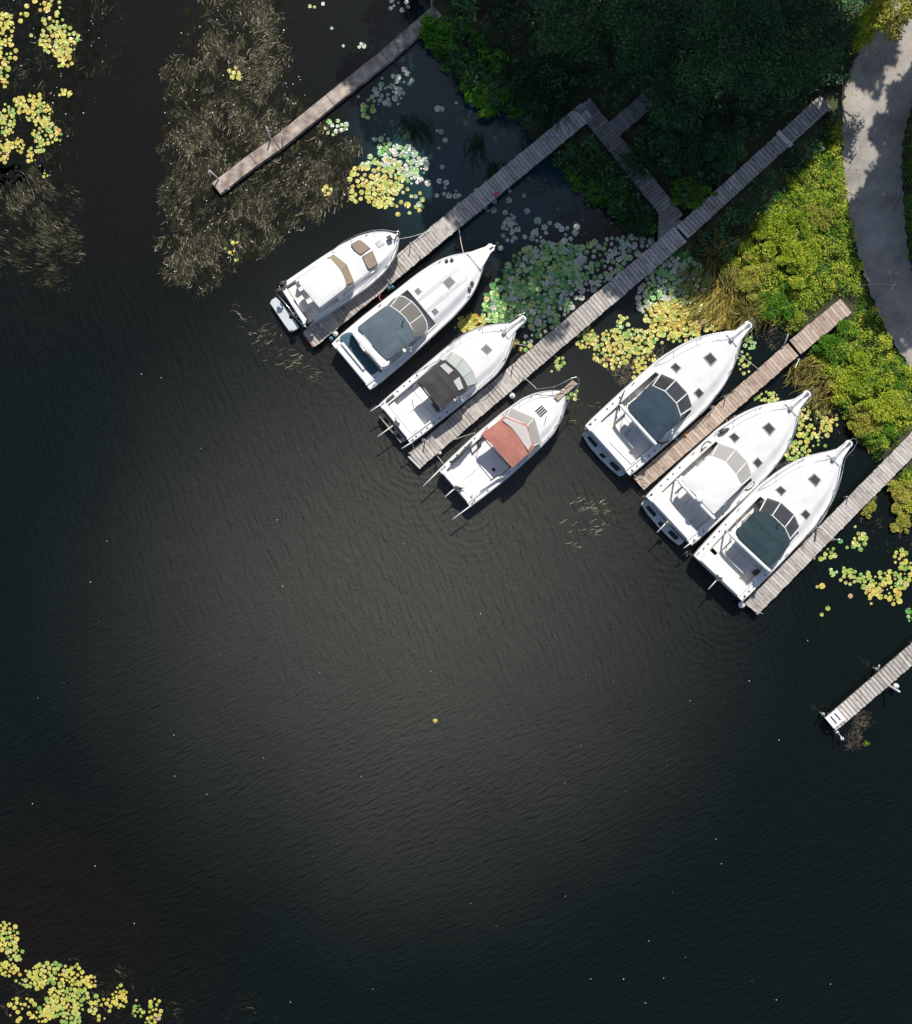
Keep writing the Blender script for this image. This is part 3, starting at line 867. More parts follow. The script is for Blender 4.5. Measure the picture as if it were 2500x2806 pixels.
        def top(p, r):
            q = c + (p - c) * r
            z = zc - drop * r ** 3 - crown_v * ((q.y - c.y) / vmax) ** 2
            t = (q.x - umin) / (umax - umin)
            if ridges:
                dmin = min(abs(t - k) for k in ridges)
                z += -sag + sag * 1.6 * math.exp(-(dmin / 0.035) ** 2)
            return (q.x, q.y, z)
        v = []; f = []
        for p in P:
            x, y, z_ = top(p, 1.0); v.append((x, y, z_ - skirt))
        for r in rr:
            for p in P: v.append(top(p, r))
        v.append(top(c, 0))
        for k in range(len(rr)):
            for i in range(n):
                j = (i + 1) % n
                f.append((k * n + i, k * n + j, (k + 1) * n + j, (k + 1) * n + i))
        last = len(rr) * n
        for i in range(n): f.append((last + i, last + (i + 1) % n, len(v) - 1))
        # underside
        v.append((c.x, c.y, zc - skirt - 0.03)); e = len(v) - 1
        for i in range(n): f.append(((i + 1) % n, i, e))
        return mesh_obj(name, v, f, material, parent or s.root, True)

    def windscreen(s, base, top, zb, zt, glass, frame, r=0.035, mull=None, panes=None):
        Bp = s.locs(base, zb); Tp = s.locs(top, zt)
        fr = MB()
        for i in range(len(Bp) - 1):
            if panes is None or i in panes:
                q = [Bp[i], Bp[i + 1], Tp[i + 1], Tp[i]]
                nrm = (q[1] - q[0]).cross(q[3] - q[0]).normalized() * 0.006
                MB().add([p + nrm for p in q] + [p - nrm for p in q], [(0, 1, 2, 3), (7, 6, 5, 4), (0, 4, 5, 1), (1, 5, 6, 2), (2, 6, 7, 3), (3, 7, 4, 0)]).build('window_pane', glass, s.root)
        fr.tube(Bp, r); fr.tube(Tp, r)
        for i, (a, b) in enumerate(zip(Bp, Tp)):
            if mull is None or i in mull: fr.tube([a, b], r)
        fr.build('windscreen_frame', frame, s.root, True)

    def tube(s, name, pts, r, material, local=False, n=6, per=0):
        P = [s.loc(x, y, z) for x, y, z in pts] if not local else [Vector(p) for p in pts]
        if per: P = smooth_open(P, per)
        return MB().tube(P, r, n).build(name, material, s.root, True)

    def lslab(s, name, pts, z, t, material, b=0.02, zl=None, parent=None):
        return MB().slab([(p.x, p.y) for p in s.locs(pts, zl or z)], z, t, b).build(name, material, parent or s.root)

    def box(s, name, u0, u1, v0, v1, z0, z1, material, b=0.03, parent=None):
        return MB().slab([(u0, v0), (u1, v0), (u1, v1), (u0, v1)], z1, z1 - z0, b).build(name, material, parent or s.root)

    def pulpit(s, length, w0=0.34, w1=0.22, material=None, slot=True):
        L = s.L; z = s.zb + 0.06
        pts = [(L - 0.55, -w0 * 1.15), (L - 0.1, -w0 * 0.85), (L + length * 0.55, -w1), (L + length - 0.12, -w1), (L + length - 0.02, -w1 * 0.6), (L + length, 0),
               (L + length - 0.02, w1 * 0.6), (L + length - 0.12, w1), (L + length * 0.55, w1), (L - 0.1, w0 * 0.85), (L - 0.55, w0 * 1.15)]
        o = MB().slab(pts, z + 0.03, 0.12, 0.02).build('bow_pulpit', material or s.gel, s.root)
        if slot:
            a = MB()
            a.tube([(L - 0.35, 0, z + 0.06), (L + length - 0.15, 0, z + 0.07)], 0.028)
            a.slab([(L + length - 0.42, -0.05), (L + length - 0.1, -0.09), (L + length - 0.1, 0.09), (L + length - 0.42, 0.05)], z + 0.085, 0.05, 0.01)
            a.build('anchor', M['steel'], s.root)
            MB().box((L - 0.5, 0.05, z + 0.1), (0.22, 0.16, 0.14)).build('windlass', M['rub'], s.root)

    def rail(s, u0, height=0.55, ext=0.5, r=0.017, inset=0.09, step=1.1, wext=0.26, both=True):
        L = s.L
        us = np.linspace(u0, L - 0.15, 14)
        port = [Vector((u, max(s.hw(u) - inset, wext), s.sheer(u) + height * min(1, 0.25 + (u - u0) * 0.9))) for u in us]
        tip = [Vector((L + ext * 0.6, wext, s.zb + height)), Vector((L + ext + 0.08, wext * 0.55, s.zb + height)), Vector((L + ext + 0.12, 0, s.zb + height))]
        path = port + tip
        path = path + [Vector((p.x, -p.y, p.z)) for p in path[-2::-1]]
        mb = MB().tube(path, r, 6)
        acc = 0; prev = port[0]
        for p in port:
            acc += (p - prev).length; prev = p
            if acc >= step:
                acc = 0
                for sg in (1, -1):
                    mb.tube([(p.x, sg * p.y, p.z), (p.x - 0.05, sg * (p.y + 0.02), s.sheer(p.x))], r * 0.9, 5)
        mb.build('bow_rail', M['steel'], s.root, True)

    def cleats(s, us=(0.4, 3.0), mat_='steel'):
        for u in us:
            for sg in (1, -1):
                y = sg * (s.hw(u) - 0.1); z = s.sheer(u) + 0.05
                MB().tube([(u - 0.11, y, z + 0.05), (u + 0.11, y, z + 0.05)], 0.018).box((u, y, z + 0.01), (0.07, 0.04, 0.07)).build('cleat', M[mat_], s.root)

    def rod_holders(s, us, mat_='dark'):
        for u in us:
            for sg in (1, -1):
                y = sg * (s.hw(u) - s.sd * 0.42); z = s.sheer(u) + 0.03
                if random.random() < 0.85:
                    MB().tube([(u, y, z - 0.02), (u - 0.05, y + sg * 0.02, z + 0.05)], 0.034, 8).build('rod_holder', M[mat_], s.root)

    def wheel(s, u, v, z, r=0.19):
        pts = [(u + 0.06 * math.sin(a), v + r * math.cos(a), z + r * math.sin(a) * 0.9) for a in np.linspace(0, 2 * math.pi, 16, endpoint=False)]
        pts = [(u - r * 0.75 * math.sin(a), v + r * math.cos(a), z + r * 0.6 * math.sin(a)) for a in np.linspace(0, 2 * math.pi, 16, endpoint=False)]
        mb = MB().tube(pts, 0.018, 6, True)
        for a in (0.5, 2.6, 4.7):
            mb.tube([(u, v, z - 0.03), (u - r * 0.75 * math.sin(a), v + r * math.cos(a), z + r * 0.6 * math.sin(a))], 0.012, 5)
        mb.tube([(u, v, z - 0.03), (u + 0.2, v, z - 0.18)], 0.03)
        mb.build('steering_wheel', M['dark'], s.root)

    def grate(s, pts, z, nsl=4, parent=None, material='dark', along=0):
        """opening with bars"""
        P = s.locs(pts, z)
        o = MB().slab([(p.x, p.y) for p in P], z + 0.012, 0.02, 0.005).build('grate', M['dgrey'], parent or s.root)
        mb = MB()
        for k in range(nsl):
            t = (k + 0.5) / nsl
            if along == 0: a, b = P[0].lerp(P[1], t), P[3].lerp(P[2], t)
            else: a, b = P[0].lerp(P[3], t), P[1].lerp(P[2], t)
            a = a + (b - a) * 0.06; b = b - (b - a) * 0.06
            mb.tube([(a.x, a.y, z + 0.02), (b.x, b.y, z + 0.02)], 0.018, 4)
        mb.build('bars', M[material], o)
        return o


# ---- 1: small cruiser with a white hardtop and bronze glass
b = Boat('motor_boat', 'smallest white cruiser with bronze windscreen, moored on the far side of the plank jetty',
         (720, 580, 4.55), (801, 841), (1090, 648), [(0, 1.30), (.1, 1.34), (.4, 1.37), (.6, 1.34), (.75, 1.2), (.86, .93), (.93, .65), (.97, .42), (1, .12)],
         1.15, 1.6, 0.3, 2.3, sd=0.24, trunk=0.32)
b.hull(); b.deck(); b.sole(M['sole'], (0.4,))
b.cover('hardtop', [(445, 850), (620, 725), (815, 590), (900, 650), (985, 760), (1035, 880), (1030, 945), (960, 1005), (840, 1095), (720, 1185), (690, 1175), (560, 1020)], M['gel'], 2.55, 0.10, 0.07, per=3)
b.windscreen([(845, 560), (885, 533), (1050, 662), (1135, 872), (1105, 900)], [(800, 585), (838, 590), (970, 725), (1040, 905), (1020, 960)], 1.95, 2.38, M['bronze'], M['rub'], 0.022)
# saloon sides up to the hardtop
for pts in ([(400, 860), (850, 555), (870, 575), (430, 875)], [(700, 1190), (1110, 905), (1090, 885), (690, 1165)]):
    b.lslab('cabin_side', pts, 2.0, 0.75, M['gel'], 0.02)
b.lslab('cabin_top', [(850, 560), (887, 540), (1052, 668), (1135, 875), (1100, 900), (760, 860)], 1.93, 0.5, M['gel'], 0.05)
for pts in ([(1100, 410), (1120, 392), (1190, 352), (1225, 358), (1285, 405), (1345, 455), (1225, 535), (1195, 520), (1140, 470)],
            [(1243, 562), (1368, 487), (1398, 560), (1430, 645), (1418, 665), (1345, 712), (1318, 712), (1300, 690)]):
    c = b.locs(pts, 1.9); cc = sum(c, Vector((0, 0, 0))) / len(c)
    fr = MB().slab([(cc.x + (p.x - cc.x) * 1.04, cc.y + (p.y - cc.y) * 1.04) for p in c], b.dz(cc.x, cc.y) + 0.055, 0.3, 0.015).build('skylight_frame', M['dark'], b.root)
    MB().slab([(cc.x + (p.x - cc.x) * 0.95, cc.y + (p.y - cc.y) * 0.95) for p in c], b.dz(cc.x, cc.y) + 0.068, 0.03, 0.01).build('skylight_pane', M['bronze'], fr)
b.hatch([(1395, 390), (1470, 340), (1520, 405), (1445, 460)], 'hatchgrey', 'rub')
b.lslab('windlass', [(1540, 310), (1590, 285), (1618, 330), (1570, 360)], 1.98, 0.2, M['dgrey'], 0.03)
b.tube('bow_roller', [(1640, 370, 1.75), (1700, 225, 1.75)], 0.035, M['steel'])
sp = b.lslab('swim_platform', [(92, 1140), (110, 1100), (165, 1065), (250, 1150), (460, 1440), (420, 1470), (350, 1503), (320, 1480)], 0.42, 0.12, M['platblue'], 0.03)
b.box('stern_seat', 0.32, 0.8, -0.55, 0.95, 0.72, 1.12, M['vinyl'], 0.06)
b.tube('stern_rail', [(165, 1010, 1.7), (330, 1200, 1.75), (390, 1300, 1.75), (520, 1440, 1.6)], 0.02, M['steel'])
b.tube('boat_hook', [(390, 1100, 1.35), (550, 1320, 1.35)], 0.018, M['dark'])
for (cx, cy, r) in ((255, 895, 0.15), (205, 985, 0.14), (370, 1285, 0.15), (585, 1375, 0.17)):
    p = b.loc(cx, cy, 1.55)
    MB().tube([(p.x - r, p.y, 1.25), (p.x - r * 0.4, p.y + 0.03, 1.5), (p.x + r * 0.6, p.y, 1.55), (p.x + r * 1.2, p.y - 0.02, 1.4)], [r * 0.7, r, r * 0.8, r * 0.3], 8).build('fender_cover', M['dgrey'], b.root, True)
b.tube('grab_rail', [(1000, 1055, 1.45), (1180, 900, 1.5), (1330, 790, 1.6), (1440, 700, 1.65)], 0.02, M['steel'])
b.rail(3.4, 0.5, 0.05, wext=0.12, inset=0.05)
b.cleats((0.3, 5.4))
boat1 = b

# ---- 2: express cruiser, slate blue canopy
b = Boat('motor_boat', 'white express cruiser with slate-blue canopy and teal cover over its stern seat',
         (880, 640, 3.5), (962, 1005), (1320, 700), [(0, 1.60), (.06, 1.66), (.25, 1.66), (.45, 1.58), (.65, 1.50), (.79, 1.32), (.87, 1.05), (.94, .66), (1, .34)],
         1.2, 1.75, 1.0, 4.95, sd=0.36, trunk=0.2)
b.hull(); b.deck(); b.sole(M['sole'], (0.35, 0.6))
b.pulpit(0.82, 0.5, 0.22, slot=False)
b.cover('canopy', [(352, 905), (450, 818), (560, 735), (620, 695), (665, 695), (730, 745), (800, 812), (870, 905), (895, 975), (875, 1035), (790, 1100), (645, 1200), (615, 1195), (540, 1125), (420, 985)],
        M['c_blue'], 2.62, 0.12, 0.05, ridges=(0.03, 0.36, 0.68, 0.97))
b.windscreen([(660, 662), (700, 622), (745, 597), (795, 605), (870, 652), (930, 715), (975, 778), (1010, 840), (1022, 900), (1005, 960), (905, 1015)], [(610, 715), (640, 700), (668, 698), (705, 720), (752, 755), (805, 805), (852, 868), (878, 925), (890, 965), (885, 1000), (860, 1040)], 1.72, 2.25, M['glass_taupe'], M['alu'], 0.03, mull=(0, 2, 4, 6, 10))
b.lslab('dashboard', [(690, 690), (745, 615), (800, 625), (870, 670), (965, 785), (1005, 900), (890, 985)], 1.66, 0.5, M['hatchgrey'], 0.05)
p = b.loc(960, 880, 1.7); MB().tube([(p.x, p.y, 1.66), (p.x, p.y, 1.74)], 0.11, 12).build('compass', M['alu'], b.root)
# radar arch
b.cover('radar_arch', [(300, 925), (322, 895), (345, 890), (365, 925), (440, 1025), (520, 1110), (600, 1190), (650, 1240), (640, 1262), (590, 1280), (560, 1265), (470, 1165), (400, 1095), (310, 975)], M['gel'], 2.45, 0.06, 0.12)
for (x, y) in ((318, 912), (612, 1255)):
    q = b.loc(x, y, 2.35)
    MB().slab([(q.x - 0.3, q.y - 0.06), (q.x + 0.3, q.y - 0.06), (q.x + 0.3, q.y + 0.06), (q.x - 0.3, q.y + 0.06)], 2.34, 1.15, 0.02).build('arch_leg', M['gel'], b.root)
b.cover('seat_cover', [(180, 1005), (240, 955), (300, 955), (330, 1010), (400, 1115), (480, 1205), (548, 1292), (535, 1325), (495, 1350), (465, 1340), (360, 1225), (240, 1095)], M['c_teal'], 1.48, 0.10, 0.3, z=1.42)
b.lslab('stern_bolster', [(190, 1050), (215, 1040), (420, 1295), (405, 1310)], 1.5, 0.2, M['gel'], 0.03)
b.lslab('teak_step', [(510, 1350), (590, 1270), (650, 1290), (540, 1395)], 1.05, 0.1, M['teak'])
b.hatch([(1170, 465), (1235, 410), (1290, 465), (1225, 530)], 'hatchgrey', 'rub')
b.hatch([(895, 550), (930, 518), (966, 555), (930, 590)], 'hatchgrey', 'rub')
b.hatch([(1058, 745), (1095, 713), (1130, 750), (1092, 786)], 'hatchgrey', 'rub')
for (x, y) in ((1450, 475), (1425, 530), (1205, 262), (1255, 255)):
    q = b.loc(x, y, 1.75); zd = b.dz(q.x, q.y)
    MB().tube([(q.x, q.y, zd - .02), (q.x, q.y, zd + 0.12), (q.x, q.y, zd + 0.14)], [0.10, 0.10, 0.06], 12).build('vent_cowl', M['dgrey'], b.root, True)
b.tube('deck_seam', [(930, 640, 1.79), (1130, 470, 1.93), (1330, 315, 1.95)], 0.012, M['rub'])
b.tube('deck_seam', [(1010, 735, 1.79), (1200, 575, 1.93), (1410, 405, 1.95)], 0.012, M['rub'])
q = b.loc(785, 850, 2.7); MB().tube([(q.x, q.y, 2.55), (q.x - 0.05, q.y, 2.85), (q.x + 0.1, q.y - 0.02, 2.9)], 0.03, 6).build('light_mast', M['dark'], b.root)
b.tube('wiper', [(880, 905, 1.95), (925, 950, 1.85)], 0.012, M['dark'])
b.tube('anchor', [(1620, 150, 1.85), (1665, 120, 1.8), (1690, 100, 1.7)], 0.07, M['steel'])
b.cleats((0.35, 3.3, 7.2))
boat2 = b

# ---- 3: sport fisherman, charcoal canopy
b = Boat('motor_boat', 'white fishing boat with charcoal canopy and two clear roof windows',
         (1000, 840, 3.79), (1082.3, 1162), (1404, 898), [(0, 1.34), (.1, 1.38), (.3, 1.41), (.55, 1.43), (.72, 1.40), (.82, 1.2), (.89, .92), (.95, .6), (1, .3)],
         1.15, 1.65, 0.35, 4.1, sd=0.33, trunk=0.16)
b.hull(); b.deck(); b.sole(M['sole'], (0.42, 0.62))
b.pulpit(0.9, 0.3, 0.19); b.rail(4.6, 0.5, 0.85)
b.cover('canopy', [(548, 770), (640, 695), (735, 615), (822, 552), (890, 595), (970, 668), (1030, 750), (1068, 835), (1040, 872), (950, 940), (860, 1003), (792, 1050), (768, 1040), (700, 955), (620, 850)],
        M['c_grey'], 2.62, 0.14, 0.06, ridges=(0.02, 0.28, 0.55, 0.98), sag=0.03)
for pts in ([(778, 617), (832, 586), (922, 662), (872, 706)], [(920, 777), (982, 727), (1027, 848), (977, 875)]):
    P = smooth_closed([b.loc(*q, 2.6) for q in pts], 1)
    MB().slab([(q.x, q.y) for q in P], 2.605, 0.05, 0.02).build('roof_window', M['vinylwin'], b.root)
b.windscreen([(835, 540), (905, 470), (1020, 545), (1117, 667), (1165, 797), (1080, 850)], [(800, 590), (850, 572), (945, 640), (1022, 735), (1062, 825), (1035, 875)], 1.68, 2.3, M['glass_pale'], M['rub'], 0.024)
b.lslab('dashboard', [(850, 570), (905, 490), (1010, 560), (1100, 670), (1145, 790), (1060, 840)], 1.6, 0.5, M['vinyl'], 0.05)
for pts in ([(920, 600), (965, 570), (985, 600), (940, 630)], [(960, 640), (1000, 615), (1030, 650), (995, 680)]):
    b.lslab('instrument_panel', pts, 1.72, 0.14, M['dgrey'])
q = b.loc(1055, 755, 1.7); b.wheel(q.x - 0.1, q.y, 1.75)
for (x, y) in ((1065, 755), (1085, 800)):
    q = b.loc(x, y, 1.7); MB().tube([(q.x, q.y, 1.6), (q.x, q.y, 1.7)], 0.07, 10).build('gauge', M['dark'], b.root)
b.hatch([(1207, 440), (1262, 387), (1323, 450), (1270, 498)], 'hatchgrey', 'rub')
sp = b.lslab('swim_platform', [(145, 1140), (192, 1098), (432, 1388), (375, 1418)], 0.62, 0.08, M['teak'], 0.02)
b.grate([(185, 1170), (215, 1150), (258, 1200), (230, 1222)], 0.622, 4, sp, along=1)
b.grate([(258, 1262), (288, 1242), (322, 1282), (292, 1302)], 0.622, 4, sp, along=1)
b.grate([(315, 1335), (348, 1312), (392, 1362), (355, 1385)], 0.622, 4, sp, along=1)
for a, c in (((170, 1015), (60, 1087)), ((290, 1238), (135, 1352)), ((495, 1405), (385, 1475))):
    b.tube('fishing_rod_pipe', [(*a, 1.35), (*c, 1.3)], 0.032, M['alu'])
q = b.loc(330, 1215, 1.35); MB().box((q.x, q.y, 1.33), (0.2, 0.3, 0.12), 0.4).tube([(q.x, q.y - 0.2, 1.35), (q.x + 0.15, q.y + 0.3, 1.42)], 0.02).build('stern_motor_bracket', M['dgrey'], b.root)
b.box('bait_box', 0.37, 0.75, -1.0, 1.0, 0.72, 1.12, M['gel'], 0.04)
for (x, y) in ((600, 1135),):
    q = b.loc(x, y, 0.75); MB().tube([(q.x, q.y, 0.71), (q.x, q.y, 0.735)], 0.12, 16).build('deck_plate', M['whiteplastic'], b.root)
b.tube('canopy_pole', [(545, 775, 2.5), (500, 860, 1.3)], 0.02, M['steel']); b.tube('canopy_pole', [(780, 1050, 2.5), (810, 1110, 1.3)], 0.02, M['steel'])
b.tube('rolled_curtain', [(555, 790, 2.42), (660, 925, 2.45), (775, 1060, 2.42)], 0.05, M['dark'])
b.lslab('tackle_seat', [(690, 1010), (735, 980), (790, 1060), (750, 1090)], 1.15, 0.4, M['dgrey'], 0.04)
b.tube('outrigger', [(520, 700, 1.5), (760, 560, 1.55), (940, 330, 1.75)], 0.02, M['steel'])
b.rod_holders((0.5, 0.85, 1.25, 1.7, 2.1, 2.6)); b.cleats((0.2, 3.2, 6.7))
q = b.loc(265, 950, 1.3); MB().box((q.x, q.y, 1.3), (0.5, 0.12, 0.14)).build('rod_rack', M['dgrey'], b.root)
boat3 = b

# ---- 4: older fishing boat, terracotta canopy, timber pulpit
b = Boat('motor_boat', 'white fishing boat with terracotta canopy and timber bow plank',
         (1130, 1000, 3.64), (1246, 1338), (1545, 1079), [(0, 1.30), (.1, 1.36), (.33, 1.44), (.6, 1.39), (.77, 1.26), (.87, .98), (.94, .62), (.98, .4), (1, .2)],
         1.0, 1.55, 0.3, 4.0, sd=0.3, trunk=0.14, gel='gel')
b.hull(); b.deck(); b.sole(M['sole_w'], (0.45,))
wp = []
for k in range(5):
    t0, t1 = k / 5, (k + 0.9) / 5
    A, B_, C_, D_ = [Vector(q) for q in ((1415, 318), (1600, 152), (1652, 188), (1455, 356))]
    P = [A.lerp(D_, t0), B_.lerp(C_, t0), B_.lerp(C_, t1), A.lerp(D_, t1)]
    b.lslab('pulpit_plank', [(q.x, q.y) for q in P], 1.72, 0.05, M['teak'], 0.008)
b.tube('pulpit_rail', [(1240, 240, 1.75), (1420, 215, 2.1), (1540, 160, 2.2), (1630, 120, 2.2), (1668, 165, 2.2), (1640, 240, 2.15), (1550, 380, 2.0), (1500, 540, 1.75)], 0.02, M['steel'], per=3)
for (x, y, z) in ((1420, 215, 2.1), (1540, 160, 2.2), (1640, 240, 2.15), (1550, 380, 2.0)):
    q = b.loc(x, y, z); MB().tube([(q.x, q.y, z), (q.x - 0.05, q.y, 1.6)], 0.016, 5).build('stanchion', M['steel'], b.root)
canvas4 = b.cover('canopy', [(692, 692), (770, 630), (860, 560), (925, 512), (1000, 545), (1080, 575), (1150, 602), (1175, 680), (1200, 770), (1213, 828), (1160, 885), (1080, 955), (1007, 1020), (983, 1008), (880, 890), (780, 780)],
        M['c_red'], 2.5, 0.12, 0.06, ridges=(0.02, 0.40, 0.72, 0.98), per=3)
P = [b.loc(*q, 2.5) for q in [(900, 552), (932, 530), (1040, 575), (1138, 612), (1165, 690), (1193, 790), (1160, 855), (1110, 790), (1060, 710), (990, 625)]]
MB().slab([(q.x, q.y) for q in P], lambda x, y: 2.515, 0.07, 0.02).build('clear_roof_panel', M['vinylwin'], b.root)
b.windscreen([(935, 490), (987, 425), (1222, 530), (1290, 772), (1222, 825)], [(905, 525), (940, 515), (1150, 605), (1205, 810), (1190, 850)], 1.62, 2.3, M['glass_grey'], M['vinyl'], 0.032)
b.lslab('dashboard', [(940, 510), (985, 445), (1205, 545), (1272, 765), (1200, 820), (1120, 640)], 1.5, 0.4, M['sole'], 0.05)
for pts in ([(1100, 560), (1155, 520), (1185, 555), (1130, 600)], [(1160, 600), (1205, 575), (1225, 610), (1180, 635)], [(1225, 655), (1235, 650), (1240, 670), (1230, 675)]):
    b.lslab('instrument_panel', pts, 1.56, 0.1, M['dgrey'])
b.lslab('berth_opening', [(940, 480), (985, 440), (1040, 520), (1010, 545)], 1.53, 0.1, M['dark'])
hp = [(1222, 457), (1290, 400), (1352, 465), (1285, 527)]
A, B_, C_, D_ = [Vector(q) for q in hp]
for k in range(4):
    t0, t1 = k / 4 + 0.03, k / 4 + 0.17
    P = [A.lerp(D_, t0), B_.lerp(C_, t0), B_.lerp(C_, t1), A.lerp(D_, t1)]
    c = b.locs([(q.x, q.y) for q in P], 1.55)
    MB().slab([(q.x, q.y) for q in c], lambda x, y: b.dz(x, y) + 0.04, 0.06, 0.008).build('vent_slat', M['dark'], b.root)
for a, c in (((285, 1035), (108, 1212)), ((415, 1240), (328, 1316)), ((590, 1400), (402, 1540))):
    b.tube('fishing_rod_pipe', [(*a, 1.25), (*c, 1.2)], 0.034, M['alu'])
q = b.loc(455, 1235, 1.2); MB().box((q.x, q.y, 1.18), (0.25, 0.4, 0.1), 0.5).tube([(q.x - .1, q.y + 0.1, 1.2), (q.x + 0.3, q.y - 0.2, 1.35)], 0.025).build('outboard_bracket', M['dgrey'], b.root)
b.lslab('floor_hatch', [(788, 1042), (812, 1017), (837, 1043), (812, 1070)], 0.745, 0.05, M['dgrey'], 0.01)
for pts in ([(640, 745), (680, 740), (695, 780), (650, 825)], [(780, 1145), (830, 1115), (870, 1130), (800, 1175)]):
    b.lslab('seat_pedestal', pts, 1.0, 0.3, M['dgrey'], 0.03)
b.lslab('cushion', [(580, 800), (640, 760), (650, 830), (600, 880)], 0.95, 0.2, M['vinyl'], 0.03)
b.tube('rolled_side_curtain', [(380, 980, 1.25), (480, 900, 1.3), (510, 860, 1.3), (600, 760, 1.35)], [0.05, 0.09, 0.08, 0.04], M['dgrey'])
b.tube('rolled_side_curtain', [(680, 1260, 1.2), (780, 1180, 1.25), (850, 1130, 1.3), (960, 1100, 1.35)], [0.05, 0.07, 0.07, 0.04], M['sole'])
b.tube('canopy_edge_pole', [(690, 705, 2.38), (830, 870, 2.42), (985, 1025, 2.38)], 0.03, M['dark'])
for (x, y) in ((690, 700), (985, 1030)):
    b.tube('canopy_pole', [(x, y, 2.4), (x - 25, y + 50, 1.2)], 0.02, M['steel'])
b.tube('grab_line', [(1340, 505, 1.75), (1325, 565, 1.75)], 0.015, M['dark'])
b.box('stern_coaming_box', 0.31, 0.55, -0.9, 0.9, 0.7, 1.05, M['gel'], 0.03)
b.rod_holders((0.4, 0.8, 1.3, 1.9, 2.6)); b.cleats((0.2, 3.4, 6.3)); b.rail(4.5, 0.4, 0.05, wext=0.2)
boat4 = b

# ---- 5, 6, 7: three sister express boats
PROF5 = [(0, 1.79), (.05, 1.83), (.31, 1.87), (.58, 1.84), (.73, 1.58), (.82, 1.30), (.91, .84), (.97, .42), (1, .28)]


def express(label, crop, S, B, top_pts, top_name, top_mat, base, ws_top, hatches, glass, ridges, zc, hatch_frame='hatchframe', plat=None, grates=(), sole='sole', cols=None, zsole=0.78):
    b = Boat('motor_boat', label, crop, S, B, PROF5, 1.25, 1.85, 0.75, 4.7, sd=0.42, sole=zsole, trunk=0.16)
    b.hull(); b.deck(); b.sole(M[sole], (0.3, 0.62))
    b.pulpit(0.85, 0.36, 0.2); b.rail(4.9, 0.55, 0.8)
    b.cover(top_name, top_pts, top_mat, zc, 0.13, 0.06, ridges=ridges)
    b.windscreen(base, ws_top, 1.82, zc - 0.35, glass, M['alu'], 0.036)
    for i, h in enumerate(hatches): b.hatch(h, 'hatchglass', hatch_frame)
    if plat:
        sp = b.lslab('swim_platform', plat, 0.48, 0.12, M['platblue'], 0.04)
        for g in grates: b.grate(g, 0.482, 4, sp, along=0)
    # helm: dash, seats, wheel
    q = [b.loc(x, y, 1.75) for x, y in base]
    u0 = b.uc1 - 0.15
    b.box('dashboard', u0 - 0.35, u0 + 0.5, -1.2, 0.15, 0.8, 1.68, M['gel'], 0.08)
    b.box('companion_dash', u0 - 0.15, u0 + 0.5, 0.3, 1.25, 0.8, 1.6, M['dgrey'], 0.08)
    b.box('instrument_panel', u0 - 0.25, u0 + 0.1, -1.0, -0.35, 1.6, 1.72, M['dark'], 0.03)
    b.wheel(u0 - 0.4, -0.68, 1.55)
    for v in (-0.68, 0.68):
        st = b.box('helm_seat', u0 - 1.35, u0 - 0.8, v - 0.4, v + 0.4, 0.78, 1.35, M['vinyl'], 0.08)
        b.box('backrest', u0 - 1.45, u0 - 1.3, v - 0.4, v + 0.4, 1.2, 1.75, M['vinyl'], 0.05, st)
    # arch frame behind the top
    P = b.locs(top_pts, zc)
    um = min(p.x for p in P)
    wv_ = max(abs(p.y) for p in P) + 0.06
    b.tube('canopy_arch', [(um - 0.10, wv_ + 0.02, zc - 0.24), (um - 0.13, wv_ - 0.3, zc - 0.17), (um - 0.14, 0, zc - 0.13), (um - 0.13, -wv_ + 0.3, zc - 0.17), (um - 0.10, -wv_ - 0.02, zc - 0.24)], 0.095, M['gel'], local=True, n=10, per=3)
    for sg in (1, -1):
        b.tube('arch_leg', [(um - 0.10, sg * wv_, zc - 0.25), (um + 0.05, sg * (wv_ + 0.10), 1.38)], 0.05, M['gel'], local=True, n=8)
    for sg in (1, -1):
        b.tube('canopy_strut', [(um + 0.9, sg * (wv_ + 0.08), 1.4), (um + 0.2, sg * (wv_ - 0.2), zc - 0.25)], 0.02, M['steel'], local=True)
    # cockpit seats
    w = b.hw(0.7) - b.sd
    b.box('stern_seat', 0.77, 1.25, -w + 0.55, w - 0.02, 0.78, 1.2, M['vinyl'], 0.07)
    b.box('seat_base_panel', 1.0, 2.2, w - 0.55, w - 0.02, 0.78, 1.15, M['gel'], 0.06)
    b.rod_holders((0.3, 0.65, 1.0, 1.5, 1.9, 2.4)); b.cleats((0.25, 3.4, 7.6))
    return b


boat5 = express('white express boat with navy canopy and three dark grates on its swim platform', (1560, 860, 3.37), (1665, 1235), (2025, 915),
    [(542, 872), (640, 765), (725, 675), (765, 660), (830, 690), (890, 725), (980, 832), (1030, 940), (1018, 995), (930, 1075), (830, 1155), (800, 1155), (680, 1030)],
    'canopy', M['c_navy'], [(742, 655), (852, 552), (985, 612), (1095, 732), (1140, 860), (1040, 950)], [(700, 700), (770, 665), (885, 715), (990, 825), (1030, 935), (1010, 1000)],
    [[(1240, 402), (1305, 352), (1368, 425), (1310, 485)], [(935, 490), (980, 448), (1034, 500), (990, 545)], [(1150, 730), (1195, 682), (1247, 732), (1200, 782)]],
    M['glass'], (0.03, 0.45, 0.97), 2.75,
    plat=[(122, 1115), (140, 1090), (175, 1075), (250, 1165), (340, 1265), (440, 1370), (522, 1462), (505, 1490), (465, 1500), (380, 1430), (270, 1320), (180, 1215)],
    grates=[[(163, 1142), (192, 1128), (268, 1212), (240, 1236)], [(273, 1300), (302, 1283), (346, 1320), (315, 1337)], [(368, 1382), (400, 1358), (477, 1434), (437, 1457)]])
